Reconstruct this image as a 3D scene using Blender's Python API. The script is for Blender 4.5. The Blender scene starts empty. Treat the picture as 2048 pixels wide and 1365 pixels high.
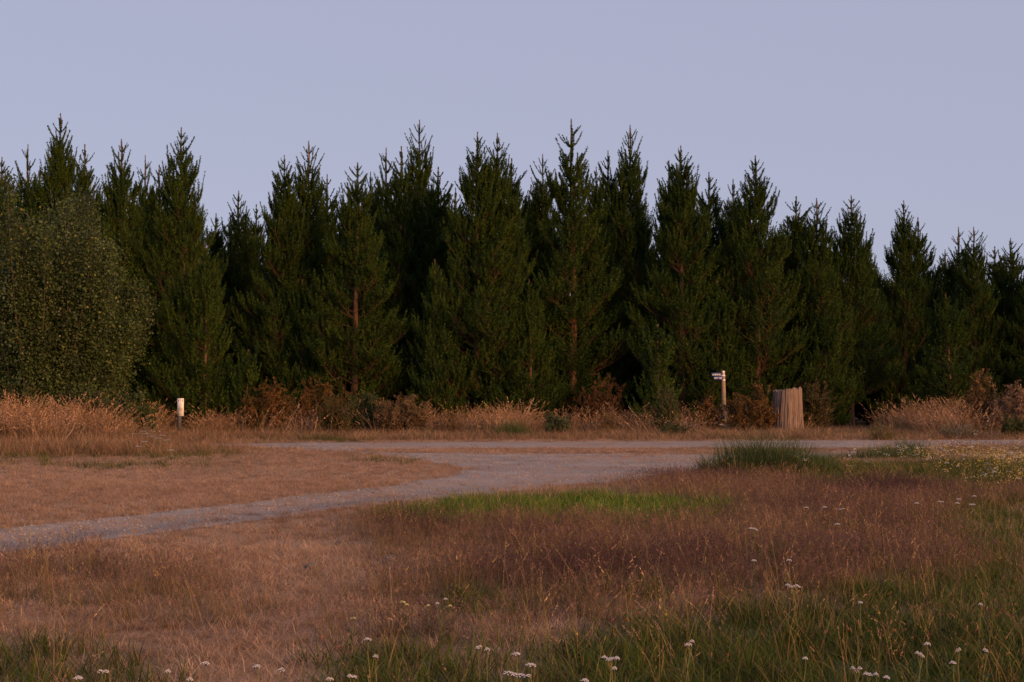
import bpy, math, random
import numpy as np
from mathutils import Vector, Matrix
from mathutils.geometry import delaunay_2d_cdt

S = bpy.context.scene
COL = S.collection
R = math.radians
rng = np.random.default_rng(7)
random.seed(7)

# ------------------------------------------------------------------ camera
CAM_H = 1.6
F = 2048 * 50 / 36.0            # focal length in photo pixels
HORIZON = 794.0                 # photo row of the horizon
PITCH = math.atan((HORIZON - 682.5) / F)
cam = bpy.data.cameras.new('camera')
cam.sensor_width = 36; cam.lens = 50; cam.sensor_fit = 'HORIZONTAL'
cam.clip_start = 0.1; cam.clip_end = 6000
camo = bpy.data.objects.new('camera', cam); COL.objects.link(camo)
camo.location = (0, 0, CAM_H)
camo.rotation_euler = (math.pi / 2 + PITCH, 0, 0)
S.camera = camo

# ------------------------------------------------------------------ sky, sun, exposure
SUN_AZ, SUN_EL = R(138), R(13)   # behind the camera, to the right; just about to set
w = bpy.data.worlds.new('World'); S.world = w; w.use_nodes = True
nt = w.node_tree; bg = nt.nodes['Background']
sky = nt.nodes.new('ShaderNodeTexSky'); sky.sky_type = 'NISHITA'; sky.sun_disc = False
sky.sun_elevation = SUN_EL; sky.sun_rotation = SUN_AZ
sky.dust_density = 0.3; sky.ozone_density = 2.0
mx = nt.nodes.new('ShaderNodeMix'); mx.data_type = 'RGBA'
mx.inputs[0].default_value = 0.86
nt.links.new(sky.outputs[0], mx.inputs[6])
mx.inputs[7].default_value = (3.70, 3.70, 4.98, 1)
nt.links.new(mx.outputs[2], bg.inputs[0])
bg.inputs[1].default_value = 0.12
sun = bpy.data.lights.new('sun', 'SUN'); sun.energy = 4.8; sun.angle = R(28)
sun.color = (1.0, 0.48, 0.17)
suno = bpy.data.objects.new('sun', sun); COL.objects.link(suno)
sd = Vector((math.sin(SUN_AZ) * math.cos(SUN_EL), math.cos(SUN_AZ) * math.cos(SUN_EL), math.sin(SUN_EL)))
suno.rotation_euler = (-sd).to_track_quat('-Z', 'Y').to_euler()
suno.location = (20, -20, 20)
S.view_settings.view_transform = 'Standard'
S.view_settings.look = 'None'
S.view_settings.exposure = 0.0
S.view_settings.gamma = 1.0
S.cycles.max_bounces = 6; S.cycles.diffuse_bounces = 3; S.cycles.transmission_bounces = 3
S.cycles.transparent_max_bounces = 8

# ------------------------------------------------------------------ projection helpers
cp, sp = math.cos(PITCH), math.sin(PITCH)
def ray(u, v):
    x = (np.asarray(u, float) - 1024) / F; y = (682.5 - np.asarray(v, float)) / F
    return np.stack([x, cp - sp * y, sp + cp * y], -1)
def ground_at(u, v, z=0.0):
    d = ray(u, v); t = (z - CAM_H) / d[..., 2]
    return np.stack([d[..., 0] * t, d[..., 1] * t], -1)
def at_dist(u, v, Y):
    """world point on the pixel's ray at forward distance Y"""
    d = ray(u, v); t = Y / d[..., 1]
    return np.array([d[0] * t, Y, CAM_H + d[2] * t])
def pix(X, Y, Z=0.0):
    z = np.asarray(Z) - CAM_H
    dep = Y * cp + z * sp; up = -Y * sp + z * cp
    return 1024 + F * X / dep, 682.5 - F * up / dep

# ------------------------------------------------------------------ value noise
def _h(i, j, s):
    n = (i.astype(np.int64) * 374761393 + j.astype(np.int64) * 668265263 + s * 1442695041) & 0x7fffffff
    n = ((n ^ (n >> 13)) * 1274126177) & 0x7fffffff
    return ((n ^ (n >> 16)) & 0xffff) / 65535.0
def noise(x, y, s=0):
    x = np.asarray(x, float); y = np.asarray(y, float)
    i = np.floor(x); j = np.floor(y); a = x - i; b = y - j
    a = a * a * (3 - 2 * a); b = b * b * (3 - 2 * b)
    return (_h(i, j, s) * (1 - a) + _h(i + 1, j, s) * a) * (1 - b) + (_h(i, j + 1, s) * (1 - a) + _h(i + 1, j + 1, s) * a) * b
def fbm(x, y, s=0, o=3):
    t = 0; a = .5; n = 0
    for k in range(o):
        t = t + a * noise(x * 2**k, y * 2**k, s + k); n += a; a *= .5
    return t / n

# ------------------------------------------------------------------ mesh helpers
def mesh(name, V, T, mat, col=None, smooth=False, quads=False):
    """fast mesh from numpy vertices (N,3) and faces (M,3|4)"""
    V = np.asarray(V, np.float32).reshape(-1, 3); T = np.asarray(T, np.int32)
    k = T.shape[1]
    me = bpy.data.meshes.new(name)
    me.vertices.add(len(V)); me.vertices.foreach_set('co', V.ravel())
    me.loops.add(T.size); me.loops.foreach_set('vertex_index', T.ravel())
    me.polygons.add(len(T)); me.polygons.foreach_set('loop_start', np.arange(0, T.size, k, dtype=np.int32))
    if smooth: me.polygons.foreach_set('use_smooth', np.ones(len(T), bool))
    if col is not None:
        c = np.ones((len(V), 4), np.float32); c[:, :3] = col
        a = me.attributes.new('Col', 'FLOAT_COLOR', 'POINT'); a.data.foreach_set('color', c.ravel())
    me.update(calc_edges=True); me.validate()
    if mat: me.materials.append(mat)
    return me
def obj(name, me, parent=None, loc=None):
    o = bpy.data.objects.new(name, me); COL.objects.link(o)
    if parent: o.parent = parent
    if loc is not None: o.location = loc
    return o
def tag(o, label=None, cat=None, group=None, kind=None):
    if label: o['label'] = label
    if cat: o['category'] = cat
    if group: o['group'] = group
    if kind: o['kind'] = kind
    return o
def empty(name, loc, label, cat, group=None):
    o = bpy.data.objects.new(name, None); COL.objects.link(o); o.location = loc
    o.empty_display_size = .2
    return tag(o, label, cat, group)
class MB:
    """collects triangles"""
    def __init__(s): s.v = []; s.f = []; s.c = []; s.n = 0
    def add(s, V, T, c=(1, 1, 1)):
        V = np.asarray(V, float).reshape(-1, 3); T = np.asarray(T, int).reshape(-1, 3)
        s.v.append(V); s.f.append(T + s.n); s.n += len(V)
        s.c.append(np.broadcast_to(np.asarray(c, float), (len(V), 3)))
    def arrays(s): return np.concatenate(s.v), np.concatenate(s.f), np.concatenate(s.c)
    def tube(s, P, r, k=5, c=(1, 1, 1), cap=True):
        P = np.asarray(P, float); n = len(P); r = np.broadcast_to(np.asarray(r, float), (n,))
        tn = np.gradient(P, axis=0); tn /= np.linalg.norm(tn, axis=1, keepdims=True) + 1e-9
        ref = np.array([0.31, 0.95, 0.1]) if abs(tn[0, 2]) > .8 else np.array([0, 0, 1.])
        a = np.cross(tn, ref); a /= np.linalg.norm(a, axis=1, keepdims=True) + 1e-9
        b = np.cross(tn, a)
        ang = np.arange(k) * 2 * np.pi / k
        V = P[:, None] + r[:, None, None] * (a[:, None] * np.cos(ang)[None, :, None] + b[:, None] * np.sin(ang)[None, :, None])
        T = []
        for i in range(n - 1):
            for j in range(k):
                A = i * k + j; B = i * k + (j + 1) % k
                T += [(A, B, B + k), (A, B + k, A + k)]
        V = V.reshape(-1, 3)
        if cap:
            V = np.vstack([V, P[-1:]]); e = (n - 1) * k
            T += [(e + j, e + (j + 1) % k, n * k) for j in range(k)]
        s.add(V, T, c)
    def box(s, c0, c1, c=(1, 1, 1)):
        x0, y0, z0 = c0; x1, y1, z1 = c1
        V = [(x0,y0,z0),(x1,y0,z0),(x1,y1,z0),(x0,y1,z0),(x0,y0,z1),(x1,y0,z1),(x1,y1,z1),(x0,y1,z1)]
        T = [(0,2,1),(0,3,2),(4,5,6),(4,6,7),(0,1,5),(0,5,4),(1,2,6),(1,6,5),(2,3,7),(2,7,6),(3,0,4),(3,4,7)]
        s.add(V, T, c)
    def build(s, name, mat, parent=None, smooth=False):
        V, T, c = s.arrays(); return obj(name, mesh(name, V, T, mat, c, smooth), parent)

# ------------------------------------------------------------------ materials
def mat_new(name):
    m = bpy.data.materials.new(name); m.use_nodes = True
    n = m.node_tree.nodes; l = m.node_tree.links
    return m, n, l, n['Principled BSDF']
def mat_leaf(name, trans=0.25, rough=0.75, instancer=False, spec=0.2):
    """foliage: vertex colour (x per-instance tint), part of the light passes through"""
    m, n, l, p = mat_new(name)
    a = n.new('ShaderNodeAttribute'); a.attribute_name = 'Col'
    c = a.outputs['Color']
    if instancer:
        b = n.new('ShaderNodeAttribute'); b.attribute_type = 'INSTANCER'; b.attribute_name = 'tint'
        x = n.new('ShaderNodeMix'); x.data_type = 'RGBA'; x.blend_type = 'MULTIPLY'; x.inputs[0].default_value = 1
        l.new(c, x.inputs[6]); l.new(b.outputs['Color'], x.inputs[7]); c = x.outputs[2]
    l.new(c, p.inputs['Base Color']); p.inputs['Roughness'].default_value = rough
    p.inputs['Specular IOR Level'].default_value = spec
    t = n.new('ShaderNodeBsdfTranslucent'); l.new(c, t.inputs['Color'])
    s = n.new('ShaderNodeMixShader'); s.inputs[0].default_value = trans
    l.new(p.outputs[0], s.inputs[1]); l.new(t.outputs[0], s.inputs[2])
    l.new(s.outputs[0], n['Material Output'].inputs[0])
    return m
def mat_col(name, rough=0.8, spec=0.25, bump=None, noise_amt=0.0, noise_scale=20):
    """vertex colour with a little noise and bump"""
    m, n, l, p = mat_new(name)
    a = n.new('ShaderNodeAttribute'); a.attribute_name = 'Col'; c = a.outputs['Color']
    g = n.new('ShaderNodeNewGeometry')
    if noise_amt:
        t = n.new('ShaderNodeTexNoise'); t.inputs['Scale'].default_value = noise_scale; t.inputs['Detail'].default_value = 6
        l.new(g.outputs['Position'], t.inputs['Vector'])
        mr = n.new('ShaderNodeMapRange'); mr.inputs[1].default_value = .3; mr.inputs[2].default_value = .7
        mr.inputs[3].default_value = 1 - noise_amt; mr.inputs[4].default_value = 1 + noise_amt
        l.new(t.outputs['Fac'], mr.inputs[0])
        x = n.new('ShaderNodeMix'); x.data_type = 'RGBA'; x.blend_type = 'MULTIPLY'; x.inputs[0].default_value = 1
        l.new(c, x.inputs[6]); l.new(mr.outputs[0], x.inputs[7]); c = x.outputs[2]
        if bump:
            b = n.new('ShaderNodeBump'); b.inputs['Strength'].default_value = bump[0]; b.inputs['Distance'].default_value = bump[1]
            l.new(t.outputs['Fac'], b.inputs['Height']); l.new(b.outputs[0], p.inputs['Normal'])
    l.new(c, p.inputs['Base Color']); p.inputs['Roughness'].default_value = rough
    p.inputs['Specular IOR Level'].default_value = spec
    return m
def mat_plain(name, col, rough=.6, spec=.3, metal=0.0, wear=0.12, scale=30):
    m, n, l, p = mat_new(name)
    g = n.new('ShaderNodeTexCoord'); t = n.new('ShaderNodeTexNoise')
    t.inputs['Scale'].default_value = scale; t.inputs['Detail'].default_value = 5
    l.new(g.outputs['Object'], t.inputs['Vector'])
    cr = n.new('ShaderNodeValToRGB')
    cr.color_ramp.elements[0].position = .3; cr.color_ramp.elements[1].position = .65
    cr.color_ramp.elements[0].color = (*[c * (1 - 2 * wear) for c in col], 1); cr.color_ramp.elements[1].color = (*col, 1)
    l.new(t.outputs['Fac'], cr.inputs[0]); l.new(cr.outputs[0], p.inputs['Base Color'])
    p.inputs['Roughness'].default_value = rough; p.inputs['Specular IOR Level'].default_value = spec
    p.inputs['Metallic'].default_value = metal
    return m
M_needle = mat_leaf('pine_needles', .15, .7, spec=.12)
M_leaf = mat_leaf('broad_leaves', .22, .6, spec=.25)
M_shrub = mat_leaf('shrub_foliage', .2, .8)
M_grass = mat_leaf('grass_blades', .3, .8, instancer=True, spec=.15)
M_petal = mat_leaf('petals', .2, .8, spec=.1)
M_bark = mat_col('bark', .9, .15, (.6, .03), .35, 9)
M_twig = mat_col('twigs', .9, .15)
M_ground = mat_col('dry_turf', .95, .1, (.9, .03), .35, 22)
M_gravel = mat_col('gravel', .9, .2, (1.0, .02), .30, 45)
M_stone = mat_col('stones', .85, .3, None, .2, 60)

# ------------------------------------------------------------------ road outlines (photo pixels -> ground)
def ragged(pts, step=.5, amp=.18, seed=0):
    g = ground_at([p[0] for p in pts], [p[1] for p in pts])
    out = []
    for i in range(len(g)):
        a, b = g[i], g[(i + 1) % len(g)]
        L = np.linalg.norm(b - a); k = max(1, int(L / step)); nrm = np.array([-(b - a)[1], (b - a)[0]]) / (L + 1e-9)
        for j in range(k):
            p = a + (b - a) * j / k
            out.append(p + nrm * amp * 2 * (fbm(p[0] * .9 + seed, p[1] * .9, 5) - .5) * (1 + .02 * p[1]))
    return np.array(out)
ROAD_PX = [(-900, 899), (380, 889.5), (600, 886.5), (1000, 884.5), (1500, 882.5), (2048, 880.5), (2700, 879),
           (2700, 889), (2048, 890), (1720, 898), (1400, 897), (1000, 897), (700, 899.5), (420, 894), (-900, 905)]
TRACK_PX = [(-900, 1160), (-200, 1083), (0, 1058), (280, 1030), (520, 1003), (800, 968), (890, 955), (925, 942), (895, 929),
            (790, 914), (660, 902), (560, 897), (690, 899), (780, 906), (1000, 907.5), (1300, 909), (1560, 911), (1690, 902), (1760, 905),
            (1700, 914), (1560, 926), (1450, 939), (1390, 949), (1290, 960), (1150, 972), (1000, 985), (880, 998),
            (700, 1016), (480, 1046), (300, 1069), (0, 1108), (-200, 1136), (-900, 1235)]
ROAD = ragged(ROAD_PX, seed=3); TRACK = ragged(TRACK_PX, seed=11)
def inside(poly, X, Y):
    X = np.asarray(X); Y = np.asarray(Y); r = np.zeros(X.shape, bool)
    x0, y0 = poly[:, 0], poly[:, 1]; x1, y1 = np.roll(x0, -1), np.roll(y0, -1)
    for i in range(len(poly)):
        c = (y0[i] > Y) != (y1[i] > Y)
        if not c.any(): continue
        xi = (x1[i] - x0[i]) * (Y - y0[i]) / (y1[i] - y0[i] + 1e-12) + x0[i]
        r ^= c & (X < xi)
    return r
def on_road(X, Y): return inside(ROAD, X, Y) | inside(TRACK, X, Y)

# ------------------------------------------------------------------ what grows where (weights over the ground)
def blobs(u, v, L):
    t = np.zeros(np.shape(u))
    for (cu, cv, su, sv, k) in L:
        t = np.maximum(t, k * np.exp(-(((u - cu) / su) ** 2 + ((v - cv) / sv) ** 2) ** 1.5))
    return t
GREEN = [(1110, 1032, 310, 27, 1.8), (1330, 1012, 130, 14, .9), (1540, 938, 150, 26, 1.0), (1750, 950, 260, 22, .9), (1950, 965, 180, 40, .8), (1990, 1080, 160, 100, .6),
         (1740, 1330, 430, 120, 1.2), (1330, 1345, 280, 80, .85), (1930, 1230, 240, 110, .72), (900, 1350, 260, 50, .85), (950, 1212, 110, 24, .6), (90, 1345, 300, 55, .55),
         (30, 915, 300, 22, .22), (330, 908, 200, 18, .25), (620, 880, 160, 5, .5), (1640, 868, 120, 8, .8), (1850, 868, 260, 9, .7), (250, 935, 230, 14, .3),
         (1250, 1190, 180, 22, .4), (1600, 1120, 200, 30, .35), (780, 925, 120, 8, .3)]
PURPLE = [(1050, 1078, 340, 22, 1.0), (820, 1050, 120, 28, .9), (1450, 975, 240, 26, .9), (1750, 1000, 380, 36, 1.0), (1200, 1110, 420, 60, .75), (1150, 1165, 300, 38, 1.0), (900, 1180, 220, 40, .7),
          (1600, 1060, 420, 80, .85), (1680, 1160, 400, 55, .75), (1250, 1215, 300, 35, .6), (1800, 1120, 320, 60, .8), (120, 1175, 420, 45, .42), (750, 1290, 200, 60, .6), (420, 1230, 300, 40, .35), (1250, 1250, 400, 60, .5), 
          (100, 890, 200, 22, .6), (220, 880, 120, 20, .55), (1950, 900, 200, 10, .5)]
STRAW = [(560, 1270, 130, 110, 1.0), (480, 1345, 200, 60, .9), (640, 1120, 330, 50, .8), (900, 1110, 200, 24, .8), (1130, 980, 330, 18, .8), (1150, 903, 560, 6, 1.0), (560, 1220, 180, 40, .6),
         (450, 985, 460, 45, .8), (760, 945, 160, 20, .8), (1450, 1100, 180, 50, .45), (1200, 880, 900, 5, .8), (1500, 1060, 150, 30, .4), (700, 1190, 160, 40, .5)]
def zones(X, Y):
    u, v = pix(X, np.maximum(Y, 3.0))
    e = fbm(X * .7, Y * .35, 21) - .5; e2 = fbm(X * .7, Y * .35, 31) - .5
    amp = (v - HORIZON)
    u = u + e * 120 * amp / 300; v = v + e2 * 30 * amp / 200
    v = np.minimum(v, 1365); u = np.clip(u, 0, 2048)
    pat = .55 + .9 * fbm(X * 1.1, Y * .6, 41)
    return blobs(u, v, GREEN) * pat, blobs(u, v, PURPLE) * (.5 + fbm(X * .9, Y * .5, 51)), blobs(u, v, STRAW) * (.6 + .8 * fbm(X, Y, 61))

# ------------------------------------------------------------------ ground
def axis(a, b, step, far):
    c = np.arange(a, b + step / 2, step); e = []; s = step; x = b
    while x < far: s *= 1.35; x += s; e.append(x)
    e = np.array(e); return np.concatenate([(a - (e[::-1] - b)), c, e])
gx = axis(-32, 32, .25, 2500); gy = axis(4, 72, .25, 2600)
GX, GY = np.meshgrid(gx, gy)
gg, gp, gs = zones(GX, GY)
n1 = fbm(GX * .5, GY * .5, 1)[..., None]; n2 = fbm(GX * 3, GY * 3, 2)[..., None]
soil = np.array([.27, .165, .10]) * (.8 + .5 * n1)
cg = soil * (.85 + .3 * n2)
def lerp(a, b, t): t = np.clip(t, 0, 1)[..., None] if np.ndim(t) == np.ndim(a) - 1 else np.clip(t, 0, 1); return a * (1 - t) + b * t
cg = lerp(cg, np.array([.42, .27, .175]) * (.75 + .5 * n2), gs * .9)
cg = lerp(cg, np.array([.10, .06, .045]), gp * .9)
cg = lerp(cg, np.array([.05, .065, .02]), gg * .85)
litter = np.clip((GY - 60) / 4, 0, 1)
cg = lerp(cg, np.array([.075, .045, .028]), litter)
nx, ny = len(gx), len(gy)
I = np.arange(nx * ny).reshape(ny, nx)
Q = np.stack([I[:-1, :-1], I[:-1, 1:], I[1:, 1:], I[1:, :-1]], -1).reshape(-1, 4)
GZ = np.zeros_like(GX)
gm = mesh('ground', np.stack([GX, GY, GZ], -1).reshape(-1, 3), Q, M_ground, cg.reshape(-1, 3))
tag(obj('ground', gm), 'flat dry summer grassland ground with brown turf', None, kind='structure')

def sheet(name, poly, z, colfn, step, label):
    mn = poly.min(0); mx_ = poly.max(0)
    xs = np.arange(max(mn[0], -30), min(mx_[0], 30), step); ys = np.arange(mn[1], mx_[1], step)
    A, B = np.meshgrid(xs, ys); A = A.ravel() + .3 * step * (rng.random(A.size) - .5); B = B.ravel()
    k = inside(poly, A, B)
    pts = [Vector(p) for p in poly] + [Vector((a, b)) for a, b in zip(A[k], B[k])]
    n = len(poly)
    r = delaunay_2d_cdt(pts, [(i, (i + 1) % n) for i in range(n)], [], 1, 1e-5)
    V = np.array([(p[0], p[1], z) for p in r[0]]); T = np.array([f for f in r[2] if len(f) == 3])
    c = V[T].mean(1); T = T[inside(poly, c[:, 0], c[:, 1])]
    a, b, d = V[T[:, 0]], V[T[:, 1]], V[T[:, 2]]
    fl = np.cross(b - a, d - a)[:, 2] < 0; T[fl] = T[fl][:, ::-1]
    return tag(obj(name, mesh(name, V, T, M_gravel, colfn(V[:, 0], V[:, 1]))), label, None, kind='structure')
def track_col(X, Y):
    n = fbm(X * .9, Y * .9, 71)[:, None]; m = fbm(X * 4, Y * 4, 72)[:, None]
    c = np.array([.29, .245, .215]) * (.66 + .42 * n + .34 * m)
    tan = np.clip((fbm(X * .35 + .35 * Y, Y * .8 - .2 * X, 73) - .42) * 3.5, 0, 1)
    # the near track: worn sandy wheel line along its upper half, coarse bluish stone along its lower half
    u, v = pix(X, Y)
    vu = np.interp(u, [-900, 0, 280, 520, 800, 930], [1160, 1058, 1030, 1003, 968, 945]); vl = np.interp(u, [-900, 0, 300, 480, 700, 1000], [1235, 1108, 1069, 1046, 1016, 985])
    a = (v - vu) / (vl - vu) + .25 * (fbm(X * 1.2, Y * 1.2, 77) - .5); near = np.clip((1050 - u) / 250, 0, 1) * (v > 935)
    tan = np.clip(np.maximum(tan * (1 - near), near * np.exp(-((a - .38) / .20) ** 2)), 0, 1)[:, None]
    c = c * (1 - .75 * tan) + .75 * tan * np.array([.31, .215, .16]) * (.8 + .4 * m)
    co = (near * np.exp(-((a - .75) / .17) ** 2))[:, None]
    return c * (1 - .6 * co) + .6 * co * np.array([.125, .12, .13]) * (.6 + .8 * m)
sheet('gravel_road', ROAD, .008, track_col, .5, 'straight pale gravel road running across in front of the pines')
sheet('gravel_track', TRACK, .004, track_col, .35, 'curving grey gravel track coming in from the left and widening at the junction')

# ------------------------------------------------------------------ scatter helper (uncountable ground cover, geometry nodes)
def scatter(name, protos, P, rot, scale, tint, idx, mat, label, cat):
    vs = []; fs = []; cs = []; pid = []; off = 0
    for k, (V, T, c) in enumerate(protos):
        vs.append(V); fs.append(T + off); cs.append(c); pid.append(np.full(len(V), k + 1)); off += len(V)
    N = len(P)
    V = np.concatenate(vs + [P]).astype(np.float32); T = np.concatenate(fs)
    me = mesh(name, V, T, mat, np.concatenate(cs + [np.ones((N, 3))]))
    def attr(nm, ty, key, arr, pad):
        full = np.concatenate([np.broadcast_to(np.asarray(pad, np.float32), (off,) + arr.shape[1:]), arr])
        a = me.attributes.new(nm, ty, 'POINT')
        a.data.foreach_set(key, np.ascontiguousarray(full.astype(np.int32 if ty == 'INT' else np.float32)).ravel())
    attr('pid', 'INT', 'value', np.zeros(N), 0)
    a = np.concatenate(pid + [np.zeros(N)]).astype(np.int32); me.attributes['pid'].data.foreach_set('value', a)
    attr('pidx', 'INT', 'value', idx.astype(float), 0)
    attr('srot', 'FLOAT_VECTOR', 'vector', rot, 0)
    attr('sscale', 'FLOAT_VECTOR', 'vector', scale, 1)
    t4 = np.ones((N, 4)); t4[:, :3] = tint
    attr('tint', 'FLOAT_COLOR', 'color', t4, 1)
    o = obj(name, me); tag(o, label, cat, kind='stuff')
    g = bpy.data.node_groups.new(name, 'GeometryNodeTree'); g.is_modifier = True
    g.interface.new_socket('Geometry', in_out='INPUT', socket_type='NodeSocketGeometry')
    g.interface.new_socket('Geometry', in_out='OUTPUT', socket_type='NodeSocketGeometry')
    n = g.nodes; l = g.links
    gi = n.new('NodeGroupInput'); go = n.new('NodeGroupOutput')
    def named(nm, ty):
        x = n.new('GeometryNodeInputNamedAttribute'); x.data_type = ty; x.inputs['Name'].default_value = nm; return x.outputs['Attribute']
    pa = named('pid', 'INT')
    def sep(k):
        c = n.new('FunctionNodeCompare'); c.data_type = 'INT'; c.operation = 'EQUAL'
        ins = [s for s in c.inputs if s.type == 'INT']; l.new(pa, ins[0]); ins[1].default_value = k
        s = n.new('GeometryNodeSeparateGeometry'); s.domain = 'POINT'
        l.new(gi.outputs[0], s.inputs[0]); l.new(c.outputs[0], s.inputs[1]); return s.outputs[0]
    j = n.new('GeometryNodeJoinGeometry')
    for k in range(len(protos)):
        q = n.new('GeometryNodeGeometryToInstance'); l.new(sep(k + 1), q.inputs[0]); l.new(q.outputs[0], j.inputs[0])
    ip = n.new('GeometryNodeInstanceOnPoints')
    l.new(sep(0), ip.inputs['Points']); l.new(j.outputs[0], ip.inputs['Instance'])
    ip.inputs['Pick Instance'].default_value = True
    l.new(named('pidx', 'INT'), ip.inputs['Instance Index'])
    er = n.new('FunctionNodeEulerToRotation'); l.new(named('srot', 'FLOAT_VECTOR'), er.inputs[0]); l.new(er.outputs[0], ip.inputs['Rotation'])
    l.new(named('sscale', 'FLOAT_VECTOR'), ip.inputs['Scale'])
    l.new(ip.outputs[0], go.inputs[0])
    md = o.modifiers.new('scatter', 'NODES'); md.node_group = g
    return o

# ------------------------------------------------------------------ pines
def unit(a): return a / (np.linalg.norm(a, axis=-1, keepdims=True) + 1e-9)
UP = np.array([0, 0, 1.])
def needle_tris(P0, D, L, K, NL, col, r, per_m=66, wid=.018):
    P0 = np.array(P0); D = unit(np.array(D)); L = np.array(L); K = np.array(K); NL = np.array(NL); col = np.array(col)
    n = np.maximum(8, per_m * L * np.interp(P0[:, 2] / P0[:, 2].max(), [.55, .72, .88], [1.0, 1.7, 3.2])).astype(int); i = np.repeat(np.arange(len(L)), n); m = len(i)
    t = np.clip(r.random(m) ** .85, 0, 1); Lt = (L[i] * t)[:, None]
    base = P0[i] + D[i] * Lt + UP * (K[i] * L[i] * t * t)[:, None]
    tan = unit(D[i] + UP * (2 * K[i] * t)[:, None])
    rad = unit(np.cross(tan, r.normal(size=(m, 3))))
    a = np.radians(r.uniform(24, 60, m))[:, None]
    d = tan * np.cos(a) + rad * np.sin(a)
    ln = (NL[i] * (1.05 - .45 * t) * r.uniform(.75, 1.2, m))[:, None]
    side = unit(np.cross(d, r.normal(size=(m, 3)))) * (wid * r.uniform(.7, 1.3, m))[:, None]
    V = np.stack([base - side, base + side, base + d * ln], 1).reshape(-1, 3)
    c = col[i] * r.uniform(.7, 1.3, (m, 1))
    c = np.repeat(c, 3, 0)
    return V, np.arange(len(V)).reshape(-1, 3), c
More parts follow.
